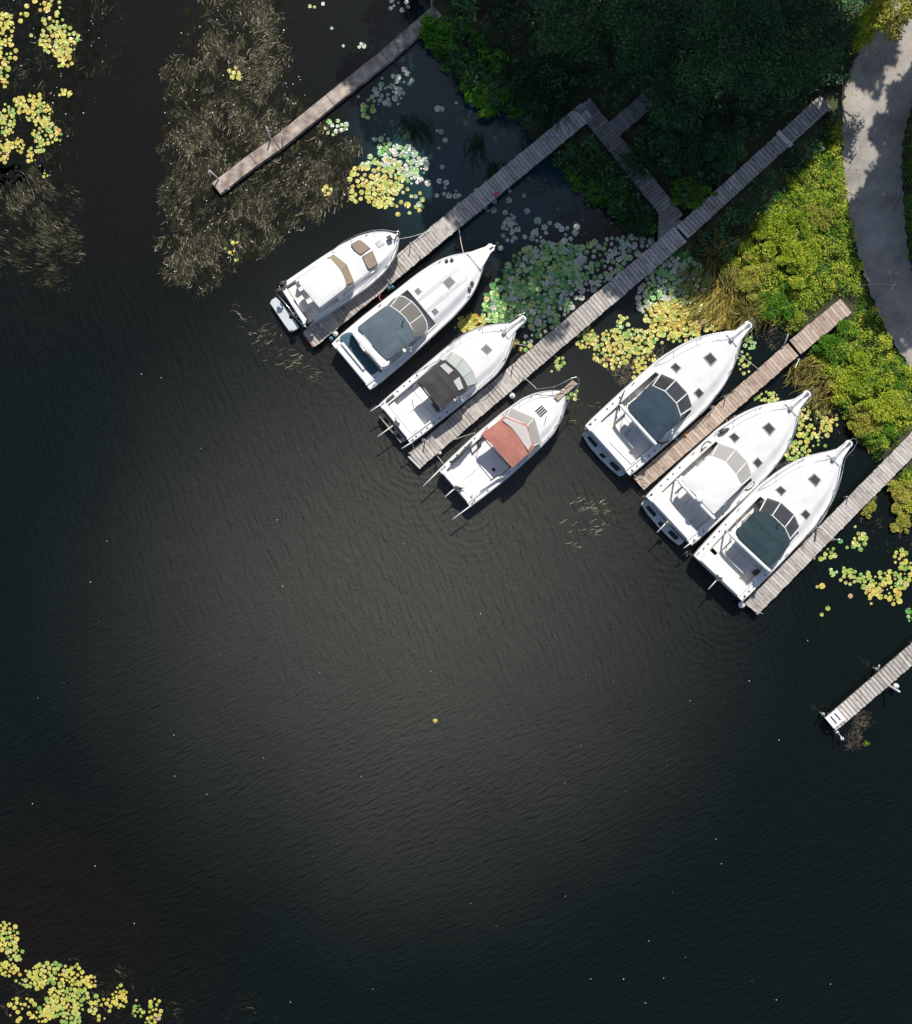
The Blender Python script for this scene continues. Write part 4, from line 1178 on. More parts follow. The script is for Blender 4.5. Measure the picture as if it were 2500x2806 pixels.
boat6 = express('white express boat with solid white roof moored between two canopy boats', (1720, 1040, 3.37), (1833.4, 1427.2), (2186, 1104),
    [(512, 930), (620, 830), (720, 740), (765, 708), (850, 732), (910, 772), (970, 832), (1030, 930), (1048, 990), (940, 1100), (825, 1218), (785, 1230), (640, 1075)],
    'hardtop', M['gel'], [(762, 690), (847, 587), (1000, 646), (1105, 757), (1150, 890), (1052, 980)], [(720, 735), (775, 710), (905, 765), (1000, 880), (1045, 985), (1010, 1030)],
    [[(1245, 440), (1305, 392), (1367, 457), (1315, 520)], [(935, 525), (985, 486), (1037, 540), (990, 585)], [(1155, 765), (1200, 717), (1250, 770), (1205, 818)]],
    M['glass_grey'], (), 2.8, 'rub',
    plat=[(128, 1150), (150, 1120), (180, 1105), (260, 1195), (350, 1300), (440, 1400), (525, 1490), (505, 1515), (475, 1532), (390, 1465), (280, 1355), (190, 1250)],
    grates=[[(165, 1180), (195, 1163), (270, 1245), (245, 1270)], [(275, 1330), (305, 1305), (345, 1345), (310, 1365)], [(370, 1410), (405, 1387), (478, 1462), (440, 1485)]])
boat7 = express('white express boat with dark teal canopy and no swim platform', (1860, 1180, 3.37), (1968.3, 1585), (2302, 1241),
    [(530, 955), (610, 850), (685, 765), (740, 742), (800, 755), (865, 785), (960, 882), (1030, 1000), (1032, 1040), (970, 1130), (905, 1210), (850, 1255), (830, 1248), (670, 1100)],
    'canopy', M['c_dteal'], [(742, 738), (817, 617), (945, 662), (1070, 777), (1120, 890), (1042, 1010)], [(690, 790), (745, 748), (865, 785), (980, 895), (1030, 1000), (1020, 1060)],
    [[(1195, 445), (1252, 393), (1317, 455), (1270, 520)], [(893, 545), (940, 508), (994, 555), (950, 602)], [(1125, 770), (1170, 726), (1221, 775), (1182, 825)]],
    M['glass'], (0.03, 0.33, 0.66, 0.97), 2.75)
b = boat6
q = b.loc(660, 1100, 2.75); MB().tube([(q.x, q.y, 2.5), (q.x, q.y, 2.82), (q.x, q.y, 2.95), (q.x, q.y, 3.0)], [0.06, 0.2, 0.2, 0.12], 16).build('radar_dome', M['whiteplastic'], b.root, True)
b.tube('radar_beam', [(480, 945, 2.55), (800, 1265, 2.55)], 0.06, M['alu'], n=8)
b.tube('deck_fender', [(850, 490, 1.65), (885, 475, 1.68), (935, 455, 1.65)], [0.1, 0.13, 0.06], M['dgrey'], n=10)
for a, c in (((375, 1305), (272, 1412)), ((580, 1512), (520, 1558))): b.tube('fishing_rod_pipe', [(*a, 1.45), (*c, 1.4)], 0.032, M['alu'])
q = b.loc(375, 1320, 1.4); MB().box((q.x, q.y, 1.42), (0.2, 0.3, 0.1), 0.5).build('motor_bracket', M['dgrey'], b.root)
for (x, y, s_) in ((740, 600, 0.9), (1140, 965, 0.9), (720, 650, 0.6)):     # coiled line on the side deck
    q = b.loc(x, y, 1.5); zd = b.sheer(q.x) + 0.06; pts = []
    for k in range(34):
        a = k * 0.75; r = 0.10 + 0.16 * abs(math.sin(k * 0.37)) * s_
        pts.append((q.x + r * 1.7 * math.cos(a), q.y + r * 0.8 * math.sin(a), zd + 0.03 * math.sin(k * 1.3)))
    MB().tube(pts, 0.014, 4).build('coiled_line', M['dgrey'], b.root)
b = boat7
b.tube('fishing_rod_pipe', [(370, 1360, 1.45), (275, 1465, 1.4)], 0.032, M['alu'])
q = b.loc(370, 1370, 1.4); MB().box((q.x, q.y, 1.42), (0.22, 0.34, 0.12), 0.6).tube([(q.x, q.y - 0.2, 1.45), (q.x + 0.1, q.y + 0.25, 1.5)], 0.03).build('motor_bracket', M['dgrey'], b.root)
q = b.loc(915, 870, 2.75); MB().tube([(q.x, q.y, 2.6), (q.x - 0.03, q.y, 2.95), (q.x + 0.12, q.y, 3.0)], 0.025).build('light_mast', M['dark'], b.root)
b.lslab('canvas_bag', [(685, 1310), (740, 1280), (760, 1310), (720, 1350)], 1.1, 0.32, M['dgrey'], 0.06)
b.lslab('floor_box', [(235, 1150), (300, 1060), (365, 1130), (285, 1205)], 1.2, 0.4, M['gel'], 0.03)
b = boat5
b.tube('side_curtain_roll', [(515, 705, 1.55), (480, 780, 1.65), (462, 850, 1.7), (465, 900, 1.6)], [0.02, 0.045, 0.05, 0.03], M['dark'])
b.tube('side_curtain_roll', [(800, 1180, 1.75), (860, 1195, 1.5), (920, 1175, 1.4)], [0.05, 0.05, 0.03], M['dark'])
b.lslab('lounge_pad', [(420, 1110), (500, 1000), (560, 1050), (480, 1170)], 1.12, 0.35, M['vinyl'], 0.06)
b.lslab('stern_locker', [(370, 1180), (400, 1160), (610, 1365), (575, 1390)], 1.43, 0.1, M['sole'], 0.03)

# ------------------------------------------------------------------ plants
def fast_mesh(name, V, F, material, tint=None, parent=None, smooth=False):
    """V (n,3), F (m,4) numpy -> mesh object with a per-face tint"""
    me = bpy.data.meshes.new(name)
    me.vertices.add(len(V)); me.vertices.foreach_set('co', np.asarray(V, np.float32).ravel())
    m = len(F); k = F.shape[1]
    me.loops.add(m * k); me.loops.foreach_set('vertex_index', np.asarray(F, np.int32).ravel())
    me.polygons.add(m); me.polygons.foreach_set('loop_start', np.arange(0, m * k, k, dtype=np.int32))
    me.polygons.foreach_set('loop_total', np.full(m, k, np.int32))
    me.update(calc_edges=True)
    if tint is not None:
        a = me.attributes.new('tint', 'FLOAT', 'FACE'); a.data.foreach_set('value', np.asarray(tint, np.float32))
    if smooth: me.polygons.foreach_set('use_smooth', np.ones(m, bool))
    me.materials.append(material)
    o = bpy.data.objects.new(name, me); C.objects.link(o)
    if parent: o.parent = parent
    return o


def leaf_arrays(pos, size, out=None, tilt=0.55, aspect=0.5, tint=None, droop=0.25):
    n = len(pos)
    ang = rng.uniform(0, 2 * np.pi, n)
    d = np.stack([np.cos(ang), np.sin(ang), rng.uniform(-0.5, 0.3, n) * droop * 2], 1)
    if out is not None: d = d * 0.7 + out * 0.9
    d /= np.linalg.norm(d, axis=1, keepdims=True) + 1e-9
    nr = rng.normal(0, tilt, (n, 3)) + np.array([0, 0, 1.0])
    if out is not None: nr += out * 0.5
    s = np.cross(nr, d); s /= np.linalg.norm(s, axis=1, keepdims=True) + 1e-9
    L = size[:, None]
    a = pos - d * L * 0.5; c = pos + d * L * 0.5
    b = pos - d * L * 0.05 + s * L * aspect * 0.5; e = pos - d * L * 0.05 - s * L * aspect * 0.5
    V = np.stack([a, b, c, e], 1).reshape(-1, 3)
    F = np.arange(n * 4).reshape(n, 4)
    return V, F


def lobes_points(n, lobes, shell=0.45):
    """points spread through the outer part of several ellipsoid lobes: (cx,cy,cz,rx,ry,rz)"""
    w = np.array([l[3] * l[4] for l in lobes]); w = w / w.sum()
    idx = rng.choice(len(lobes), n, p=w)
    L = np.array(lobes)[idx]
    d = rng.normal(size=(n, 3)); d /= np.linalg.norm(d, axis=1, keepdims=True)
    d[:, 2] = np.abs(d[:, 2]) * np.where(rng.random(n) < 0.8, 1, -1)
    r = 1 - shell * rng.random(n) ** 1.5
    r *= 1 + 0.10 * np.sin(d[:, 0] * 7 + L[:, 0] * 3) * np.cos(d[:, 1] * 6 + L[:, 1])
    return L[:, :3] + d * r[:, None] * L[:, 3:6], d


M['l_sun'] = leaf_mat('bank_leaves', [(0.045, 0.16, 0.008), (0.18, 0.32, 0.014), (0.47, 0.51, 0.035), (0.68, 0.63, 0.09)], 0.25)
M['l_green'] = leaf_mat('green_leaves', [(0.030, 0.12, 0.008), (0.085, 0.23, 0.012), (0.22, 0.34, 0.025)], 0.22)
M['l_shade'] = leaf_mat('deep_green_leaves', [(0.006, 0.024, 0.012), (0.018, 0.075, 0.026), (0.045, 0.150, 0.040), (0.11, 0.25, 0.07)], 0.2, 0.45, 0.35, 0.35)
M['l_broad'] = leaf_mat('broad_marsh_leaves', [(0.03, 0.12, 0.010), (0.09, 0.28, 0.018), (0.24, 0.42, 0.03)], 0.25)
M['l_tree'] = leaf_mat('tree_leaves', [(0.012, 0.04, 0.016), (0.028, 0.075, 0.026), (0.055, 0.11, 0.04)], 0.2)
M['l_gold'] = leaf_mat('yellowing_leaves', [(0.15, 0.22, 0.025), (0.38, 0.37, 0.05), (0.58, 0.50, 0.12)], 0.25)
M['l_grass'] = leaf_mat('ochre_marsh_grass', [(0.06, 0.08, 0.015), (0.20, 0.17, 0.035), (0.45, 0.34, 0.08)], 0.2)
M['l_sedge'] = leaf_mat('dark_sedge', [(0.010, 0.035, 0.012), (0.025, 0.075, 0.020), (0.07, 0.12, 0.03)], 0.2)
M['weed'] = leaf_mat('brown_water_weed', [(0.010, 0.013, 0.006), (0.030, 0.030, 0.017), (0.095, 0.087, 0.054), (0.36, 0.325, 0.225)], 0.0, 0.6, 0.25, 0.08)  # light brown strands; palest stop raised to imitate glitter
M['weed_d'] = leaf_mat('dead_water_weed', [(0.02, 0.018, 0.014), (0.06, 0.05, 0.038), (0.16, 0.13, 0.10)], 0.0, 0.6, 0.4, 0.1)
M['bark'] = mat('grey_bark', (0.09, 0.075, 0.06), 0.9, var=0.4, scale=5, bump=0.02, bscale=14)

PXM = lambda pts: np.array([(W(*p).x, W(*p).y) for p in pts])


def keep_clear(X, Y, road=0.15, dock=0.06):
    ok = ~in_poly(ROAD, X, Y)
    ok &= poly_dist(ROAD, X, Y) > road
    for (x1, y1, x2, y2, h) in DOCK_SEGS:
        ok &= seg_dist(X, Y, x1, y1, x2, y2) > h + dock
    return ok


def scatter(poly, dens, margin=0.0):
    P = PXM(poly)
    x0, y0 = P.min(0); x1, y1 = P.max(0)
    n = int(dens * (x1 - x0) * (y1 - y0))
    X = rng.uniform(x0, x1, n); Y = rng.uniform(y0, y1, n)
    k = in_poly(P, X, Y)
    return X[k], Y[k]


def hnoise(X, Y, s, seed=0.0):
    return 0.5 + 0.25 * (np.sin(X * s * 1.0 + 1.3 * np.sin(Y * s * 0.7 + seed)) + np.sin(Y * s * 1.15 + 1.7 * np.sin(X * s * 0.83 + 2 + seed)))


def undergrowth(name, label, poly, dens, leaves, material, h0, h1, size, aspect=0.5, clear=0.2, rad=0.34, tint=(0.5, 0.16), on_land=True, road=0.2, hf=1.1):
    """low plants standing close together: a mass nobody could count"""
    X, Y = scatter(poly, dens)
    k = keep_clear(X, Y, road, clear)
    if on_land: k &= land_d(X, Y) > -0.2
    X, Y = X[k], Y[k]
    hh = h0 + (h1 - h0) * np.clip(hnoise(X, Y, hf, 3.0), 0.05, 1) * rng.uniform(0.5, 1.25, len(X))
    gz = np.maximum(ground_z(X, Y), 0)
    n = len(X)
    idx = np.repeat(np.arange(n), leaves)
    d = rng.normal(size=(len(idx), 3)); d /= np.linalg.norm(d, axis=1, keepdims=True); d[:, 2] = np.abs(d[:, 2])
    r = rng.uniform(0.35, 1.0, len(idx)) * rad
    pos = np.stack([X[idx] + d[:, 0] * r, Y[idx] + d[:, 1] * r, gz[idx] + hh[idx] * (0.35 + 0.65 * d[:, 2] * rng.uniform(0.6, 1, len(idx)))], 1)
    out = d.copy(); out[:, 2] *= 0.3
    V, F = leaf_arrays(pos, size * rng.uniform(0.6, 1.4, len(idx)), out, 0.5, aspect)
    pt = rng.normal(0, 0.10, n)
    t = tint[0] + pt[idx] + rng.normal(0, tint[1], len(idx))
    o = fast_mesh(name, V, F, material, t)
    return tag(o, label, 'undergrowth', kind='stuff')


SUNBANK = [(1985, 715), (2060, 615), (2180, 475), (2262, 380), (2300, 330), (2312, 560), (2345, 720), (2400, 880), (2500, 1030), (2640, 1130), (2700, 1500), (2500, 1425), (2440, 1330), (2390, 1240), (2330, 1160), (2270, 1050), (2220, 960), (2150, 890), (2060, 850)]
SHADEBANK = [(1140, -250), (2430, -250), (2400, 50), (2320, 200), (2300, 330), (2262, 385), (2180, 480), (2060, 620), (1985, 715), (1880, 690), (1720, 610), (1560, 490), (1480, 400), (1380, 310), (1290, 270), (1200, 170), (1160, 60)]
RIGHTBANK = [(2500, 260), (2700, 200), (2800, 900), (2600, 930), (2500, 790), (2460, 640), (2455, 440)]
undergrowth('shrubbery', 'yellow-green leafy undergrowth on the sunny bank beside the path', SUNBANK, 12, 46, M['l_sun'], 0.15, 1.05, 0.10, 0.5, rad=0.34, clear=0.48, tint=(0.52, 0.22), hf=3.1)
undergrowth('shrubbery', 'vivid green ground cover between the shrubs of the sunny bank', SUNBANK, 10, 26, M['l_green'], 0.08, 0.55, 0.11, 0.5, rad=0.36, clear=0.3, tint=(0.45, 0.2), hf=1.9)
undergrowth('shrubbery', 'yellow fringe of fine leaves along the sunny waterline', [(1970, 740), (2000, 700), (2080, 790), (2180, 850), (2250, 940), (2310, 1040), (2370, 1160), (2440, 1260), (2490, 1400), (2440, 1360), (2390, 1260), (2320, 1170), (2260, 1070), (2210, 970), (2130, 900), (2050, 870)], 11, 34, M['l_gold'], 0.1, 0.8, 0.09, 0.5, rad=0.28, clear=0.32, tint=(0.5, 0.22), hf=2.8)
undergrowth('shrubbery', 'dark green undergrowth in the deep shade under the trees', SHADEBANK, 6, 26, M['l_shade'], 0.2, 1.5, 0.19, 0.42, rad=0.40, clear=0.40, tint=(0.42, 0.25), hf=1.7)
undergrowth('shrubbery', 'dark green undergrowth on the far side of the path', RIGHTBANK, 9, 34, M['l_green'], 0.5, 1.6, 0.12, 0.5, rad=0.4, road=0.0)
undergrowth('marsh_leaves', 'bright broad-leaved marsh plants along the shaded waterline', [(1165, 70), (1230, 40), (1330, 120), (1420, 210), (1460, 300), (1400, 330), (1300, 300), (1240, 200), (1180, 160)], 9, 16, M['l_broad'], 0.35, 0.8, 0.30, 0.38, rad=0.34, tint=(0.45, 0.15))
undergrowth('marsh_leaves', 'green broad-leaved marsh plants between the jetty and the boardwalk', [(1520, 400), (1610, 340), (1700, 440), (1800, 560), (1790, 660), (1690, 620), (1600, 560), (1540, 480)], 9, 16, M['l_broad'], 0.25, 0.7, 0.26, 0.36, rad=0.34, tint=(0.3, 0.15), clear=0.3)


def blades(name, label, poly, dens, material, length, width, angle, spread, lift, clear=0.1, cat='grass', tint=(0.5, 0.2), z0=0.02, curl=0.6, sink=0.0, kind='stuff', land=None, pts=None, fan=None, seg=5, clumpy=0.0):
    if pts is None:
        X, Y = scatter(poly, dens)
        if clumpy:
            ed = poly_dist([tuple(q) for q in PXM(poly)], X, Y)
            k = rng.random(len(X)) < np.clip(ed / 1.3 + (hnoise(X, Y, 2.3, 7.0) - 0.45) * 1.3, 0.0, 1)
            X, Y = X[k], Y[k]
            k = rng.random(len(X)) < np.clip((hnoise(X, Y, 1.6, 1.0) * 0.6 + hnoise(X, Y, 4.1, 5.0) * 0.5) * clumpy - (clumpy - 1), 0.04, 1)
            X, Y = X[k], Y[k]
        k = keep_clear(X, Y, 0.05, clear); X, Y = X[k], Y[k]
    else: X, Y = pts
    n = len(X)
    th = angle + (hnoise(X, Y, 0.8, 2.0) - 0.5) * 2.2 * spread + rng.normal(0, spread * 0.35, n)
    if fan is not None: th = fan
    L = length * rng.uniform(0.5, 1.3, n); cv = rng.normal(0, curl, n)
    t = np.linspace(0, 1, seg)
    px = np.zeros((n, seg)); py = np.zeros((n, seg)); x = X.copy(); y = Y.copy()
    for i in range(seg):
        px[:, i] = x; py[:, i] = y
        a = th + cv * (i / seg) + 0.25 * np.sin(i * 2.0 + cv * 5)
        x = x + np.cos(a) * L / (seg - 1); y = y + np.sin(a) * L / (seg - 1)
    gz = np.maximum(ground_z(X, Y), 0.0) if lift > 0 else np.zeros(n)
    hz = lift * rng.uniform(0.4, 1.1, n)
    Z = gz[:, None] + z0 + hz[:, None] * (np.sin(np.pi * (0.05 + 0.75 * t))[None, :]) + rng.uniform(0, 0.02, n)[:, None]
    if sink: Z = z0 + 0.02 * rng.random(n)[:, None] + sink * np.sin(t[None, :] * rng.uniform(2, 6, n)[:, None] + rng.uniform(0, 6, n)[:, None])
    dx = np.gradient(px, axis=1); dy = np.gradient(py, axis=1); dl = np.hypot(dx, dy) + 1e-9
    w = width * rng.uniform(0.6, 1.4, n)[:, None] * np.array([0.7] + [1.0] * (seg - 2) + [0.15])[None, :] * 0.5
    roll = rng.normal(0, 0.5, n)[:, None] * w
    A = np.stack([px - dy / dl * w, py + dx / dl * w, Z + roll], 2); B = np.stack([px + dy / dl * w, py - dx / dl * w, Z - roll], 2)
    V = np.stack([A, B], 2).reshape(-1, 3)
    base = (np.arange(n) * seg * 2)[:, None] + (np.arange(seg - 1) * 2)[None, :]
    F = np.stack([base, base + 1, base + 3, base + 2], 2).reshape(-1, 4)
    tt = np.repeat(tint[0] + rng.normal(0, tint[1], n), seg - 1) + rng.normal(0, 0.06, n * (seg - 1))
    o = fast_mesh(name, V, F, material, tt, smooth=True)
    if label: tag(o, label, cat, kind=kind)
    return o


blades('marsh_grass', 'ochre marsh grass leaning over the lily bed at the sunny shore', [(1870, 740), (1940, 690), (2010, 710), (2080, 800), (2100, 880), (2040, 900), (1960, 890), (1900, 850)], 36, M['l_grass'], 1.0, 0.035, math.radians(250), 0.7, 0.5, tint=(0.5, 0.3))
blades('marsh_grass', 'straw-coloured marsh grass below the brown jetty', [(2160, 1000), (2230, 960), (2290, 1040), (2300, 1120), (2250, 1110), (2190, 1060)], 45, M['l_grass'], 0.9, 0.03, math.radians(230), 0.6, 0.4, tint=(0.45, 0.2))
blades('verge_grass', 'short yellow grass verge along the edge of the path', [(2256, 350), (2300, 300), (2306, 480), (2316, 580), (2290, 620), (2262, 560), (2262, 450)], 260, M['l_gold'], 0.22, 0.02, 0, 3.0, 0.12, tint=(0.55, 0.2), seg=3)
blades('verge_grass', 'green grass fringe along the shaded edge of the path', [(2290, 560), (2330, 640), (2380, 800), (2450, 950), (2520, 1030), (2470, 1040), (2360, 880), (2300, 700)], 200, M['l_green'], 0.25, 0.02, 0, 3.0, 0.14, seg=3)


def tuft(name, label, px, py, n, L, material, lift, rad=0.15, a0=0.0, a1=2 * math.pi, width=0.03, tint=(0.45, 0.2)):
    c = W(px, py)
    X = c.x + rng.normal(0, rad, n); Y = c.y + rng.normal(0, rad, n)
    o = blades(name, None, None, 0, material, L, width, 0, 0.1, lift, pts=(X, Y), fan=rng.uniform(a0, a1, n), tint=tint, curl=0.35)
    return tag(o, label, 'sedge')


for (px, py, n, L, txt) in ((1402, 225, 260, 1.5, 'large arching sedge tuft among the bright marsh leaves'), (1500, 200, 220, 1.5, 'dark sedge tuft up the shaded bank'), (1520, 300, 200, 1.3, 'sedge tuft by the upper end of the slate-blue cruiser jetty'),
                            (1640, 470, 180, 1.2, 'sedge tuft in the corner between jetty and boardwalk'), (1740, 600, 180, 1.1, 'sedge tuft at the water end of the boardwalk'),
                            (1960, 690, 90, 0.9, 'sunlit sedge tuft above the yellow lily bed'), (1740, 450, 200, 1.2, 'sedge tuft in shade on the landward side of the boardwalk'), (2040, 860, 200, 1.0, 'green sedge tuft at the bow of the navy-canopy boat')):
    tuft('sedge_tuft', txt, px, py, n, L, M['l_sedge'] if py < 640 else M['l_grass'], 0.7, 0.2)
for (px, py, a, txt) in ((1120, 330, -1.9, 'larger clump of dark reeds bent over in the shaded water'), (1145, 345, -1.2, 'dark bent reeds close beside the larger reed clump'), (1302, 385, -1.7, 'small dark reed clump out in the shaded water'), (1362, 455, -1.5, 'dark drooping reeds just off the shaded jetty')):
    tuft('bent_reeds', txt, px, py, 50, 1.1, M['l_sedge'], 0.25, 0.28, a - 0.5, a + 0.5, 0.03, (0.0, 0.12))

# shrubs one can pick out
def shrub(px, py, r, h, n, material, label, size=0.16, name='shrub'):
    c = W(px, py, h * 0.7); g = max(float(ground_z(c.x, c.y)), 0)
    root = empty(name, (c.x, c.y, g)); tag(root, label, 'shrub')
    lob = [(0, 0, h * 0.5, r * 0.7, r * 0.7, h * 0.4)]
    for k in range(11):
        a = rng.uniform(0, 6.28); q = rng.uniform(0.3, 1.15) * r
        lob.append((q * math.cos(a), q * math.sin(a), h * rng.uniform(0.35, 0.8), r * rng.uniform(0.18, 0.42), r * rng.uniform(0.18, 0.42), h * rng.uniform(0.15, 0.3)))
    pos, d = lobes_points(n, lob, 0.4); pos[:, 2] = np.maximum(pos[:, 2], 0.05)
    V, F = leaf_arrays(pos, size * rng.uniform(0.6, 1.4, n), d * 0.6, 0.5, 0.5)
    fast_mesh('foliage', V, F, material, rng.normal(0.5, 0.2, n), root)
    st = MB()
    for k in range(5):
        a = k * 1.26; st.tube([(0, 0, -0.05), (0.3 * r * math.cos(a), 0.3 * r * math.sin(a), h * 0.5), (0.6 * r * math.cos(a), 0.6 * r * math.sin(a), h * 0.8)], [0.03, 0.02, 0.01], 5)
    st.build('stem', M['bark'], root)
    return root


for a in ((2060, 760, 0.9, 1.2, 1800, 'l_gold', 'yellow-green shrub on the sunny bank between the shaded jetty and the brown jetty'),
          (2140, 640, 1.1, 1.5, 2600, 'l_sun', 'broad sunlit shrub just below the long jetty, left of the path'),
          (2200, 720, 1.0, 1.4, 2200, 'l_sun', 'rounded shrub on the bank halfway between the path and the brown jetty'),
          (2240, 600, 0.8, 1.1, 1600, 'l_gold', 'pale yellow shrub next to the grass verge of the path'),
          (2130, 830, 0.8, 1.0, 1500, 'l_green', 'green shrub touching the upper side of the brown jetty near its land end'),
          (2290, 950, 1.0, 1.3, 2200, 'l_green', 'green shrub just below the land end of the brown jetty'),
          (2350, 1040, 1.2, 1.5, 2800, 'l_sun', 'large yellow-green shrub inland of the bow of the white-roofed boat'),
          (2440, 1110, 1.0, 1.4, 2400, 'l_sun', 'tall shrub at the bend of the bank beside the lower path'),
          (2370, 1170, 0.9, 1.2, 1800, 'l_gold', 'yellowing shrub overhanging the water near the bow of the dark-teal-canopy boat'),
          (2415, 1180, 0.7, 1.0, 1500, 'l_green', 'dark green shrub above the jetty at the right edge'),
          (2472, 1352, 0.7, 0.8, 1500, 'l_gold', 'yellow-green shrub below the jetty at the right edge'),
          (2385, 1387, 0.45, 0.4, 600, 'l_gold', 'small low yellow cushion plant standing in the water below the right jetty'),
          (2475, 1430, 0.5, 0.5, 700, 'l_gold', 'lower yellow cushion plant at the right edge of the picture'),
          (1210, 100, 1.0, 0.9, 1500, 'l_broad', 'bright green leafy clump at the shore end of the concrete jetty'),
          (1330, 260, 0.9, 0.8, 1400, 'l_broad', 'bright green leafy clump farther along the shaded waterline'),
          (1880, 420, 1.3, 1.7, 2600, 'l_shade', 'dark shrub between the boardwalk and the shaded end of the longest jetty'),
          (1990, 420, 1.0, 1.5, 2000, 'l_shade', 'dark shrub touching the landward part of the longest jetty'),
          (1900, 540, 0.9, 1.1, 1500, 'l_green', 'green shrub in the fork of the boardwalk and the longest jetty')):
    shrub(a[0], a[1], a[2] * 1.1, a[3] * (1.0 if a[5] == 'l_broad' else 0.72), int(a[4] * (1.0 if a[5] == 'l_broad' else 2.0)), M[a[5]], a[6], 0.26 if a[5] == 'l_broad' else 0.105)


# trees ------------------------------------------------------------
def tree(base, crown, rx, rz, n, material, label, group=None, size=0.3, trunk_r=0.22, name='broadleaf_tree', lobes_n=9):
    """base (x,y), crown centre (x,y,z): tapered leaning trunk, limbs into the lobes, leaf clumps"""
    g = max(float(ground_z(base[0], base[1])), 0)
    root = empty(name, (base[0], base[1], g)); tag(root, label, 'tree', group)
    cc = Vector((crown[0] - base[0], crown[1] - base[1], crown[2] - g))
    lob = [(cc.x, cc.y, cc.z, rx * 0.72, rx * 0.72, rz * 0.8)]
    for k in range(lobes_n):
        a = 6.283 * k / lobes_n + rng.uniform(-0.3, 0.3); q = rng.uniform(0.5, 0.78) * rx
        lob.append((cc.x + q * math.cos(a), cc.y + q * math.sin(a), cc.z + rng.uniform(-0.5, 0.55) * rz, rx * rng.uniform(0.26, 0.42), rx * rng.uniform(0.26, 0.42), rz * rng.uniform(0.25, 0.42)))
    pos, d = lobes_points(n, lob, 0.6)
    V, F = leaf_arrays(pos, size * rng.uniform(0.6, 1.4, n), d * 0.5, 0.6, 0.55)
    fast_mesh('crown', V, F, material, rng.normal(0.5, 0.2, n), root)
    tr = MB()
    bend = Vector((cc.x * 0.35, cc.y * 0.35, cc.z * 0.45))
    tr.tube(smooth_open([Vector((0, 0, -0.2)), bend, Vector((cc.x * 0.8, cc.y * 0.8, cc.z * 0.85)), cc], 3), [trunk_r * (1 - 0.075 * i) for i in range(10)], 8)
    for l in lob[1:]:
        tr.tube([bend + (cc - bend) * rng.uniform(0.2, 0.7), Vector(l[:3]) - Vector((0, 0, l[5] * 0.3))], [trunk_r * 0.4, trunk_r * 0.12], 5)
    tr.build('trunk', M['bark'], root, True)
    return root


COT = 1 / math.tan(SUN_EL)
SH_DIR = Vector((math.sin(SUN_AZ), math.cos(SUN_AZ), 0))
# tall lakeside trees standing beyond the picture: their crowns are what shades the shore
for (px, py, r, z) in ((1110, 190, 3.6, 16), (1300, 320, 4.0, 16.5), (1310, 90, 4.0, 16), (1390, 560, 3.4, 17.5), (1470, 770, 2.7, 18.5), (1560, 580, 4.2, 17.5), (1520, 300, 4.2, 16.5),
                       (1700, 690, 3.0, 18.5), (1760, 480, 4.3, 17.5), (1740, 220, 4.3, 16), (1860, 690, 2.2, 18.5), (1960, 540, 3.3, 17.5), (1980, 320, 4.2, 16.5), (1960, 90, 4.2, 15.5),
                       (2110, 380, 2.9, 16.5), (2160, 170, 3.6, 16), (2370, 165, 1.5, 14), (1275, 530, 2.4, 17)):
    c = W(px, py) + SH_DIR * (z * COT)
    tree((c.x + 0.8, c.y + 4.5), (c.x, c.y, z), r, 2.8, int(380 * r * r) + 600, M['l_tree'], 'tall broadleaf tree beyond the top edge whose shade falls on the shore', 'tall trees beyond the top edge', 0.34, 0.25)
for (px, py, r, z) in ((2440, 620, 2.3, 14), (2430, 790, 2.2, 14), (2500, 450, 1.9, 13), (2545, 320, 2.0, 13), (2560, 700, 3.2, 14), (2540, 860, 2.0, 13), (2420, 500, 1.1, 13), (2375, 690, 1.5, 13), (2450, 880, 1.6, 13.5), (2430, 400, 1.3, 13), (2490, 560, 1.6, 13.5), (2470, 300, 1.3, 13), (2350, 610, 1.0, 13)):
    c = W(px, py) + SH_DIR * (z * COT)
    tree((c.x + 2.2, c.y + 2.0), (c.x, c.y, z), r, 2.2, int(360 * r * r) + 500, M['l_tree'], 'broadleaf tree beyond the right edge whose shade falls on the path', 'trees beyond the right edge', 0.34, 0.2)
# lower trees whose crowns show at the top of the picture
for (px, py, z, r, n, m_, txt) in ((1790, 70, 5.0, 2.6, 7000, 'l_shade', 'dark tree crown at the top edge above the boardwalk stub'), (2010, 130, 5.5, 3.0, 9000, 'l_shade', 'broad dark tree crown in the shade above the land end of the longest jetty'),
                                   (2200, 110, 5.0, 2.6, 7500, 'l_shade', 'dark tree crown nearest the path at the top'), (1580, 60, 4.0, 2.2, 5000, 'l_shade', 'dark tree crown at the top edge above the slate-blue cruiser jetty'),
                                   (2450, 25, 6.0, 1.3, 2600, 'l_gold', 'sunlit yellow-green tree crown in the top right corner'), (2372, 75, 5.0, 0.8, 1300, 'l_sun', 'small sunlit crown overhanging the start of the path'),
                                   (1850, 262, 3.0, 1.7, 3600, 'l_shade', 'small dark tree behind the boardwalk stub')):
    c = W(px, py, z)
    tree((c.x - 0.3, c.y + 0.5), (c.x, c.y, z), r, 1.7, int(n * 1.3), M[m_], txt, None, 0.14, 0.14, 'small_tree', 14)

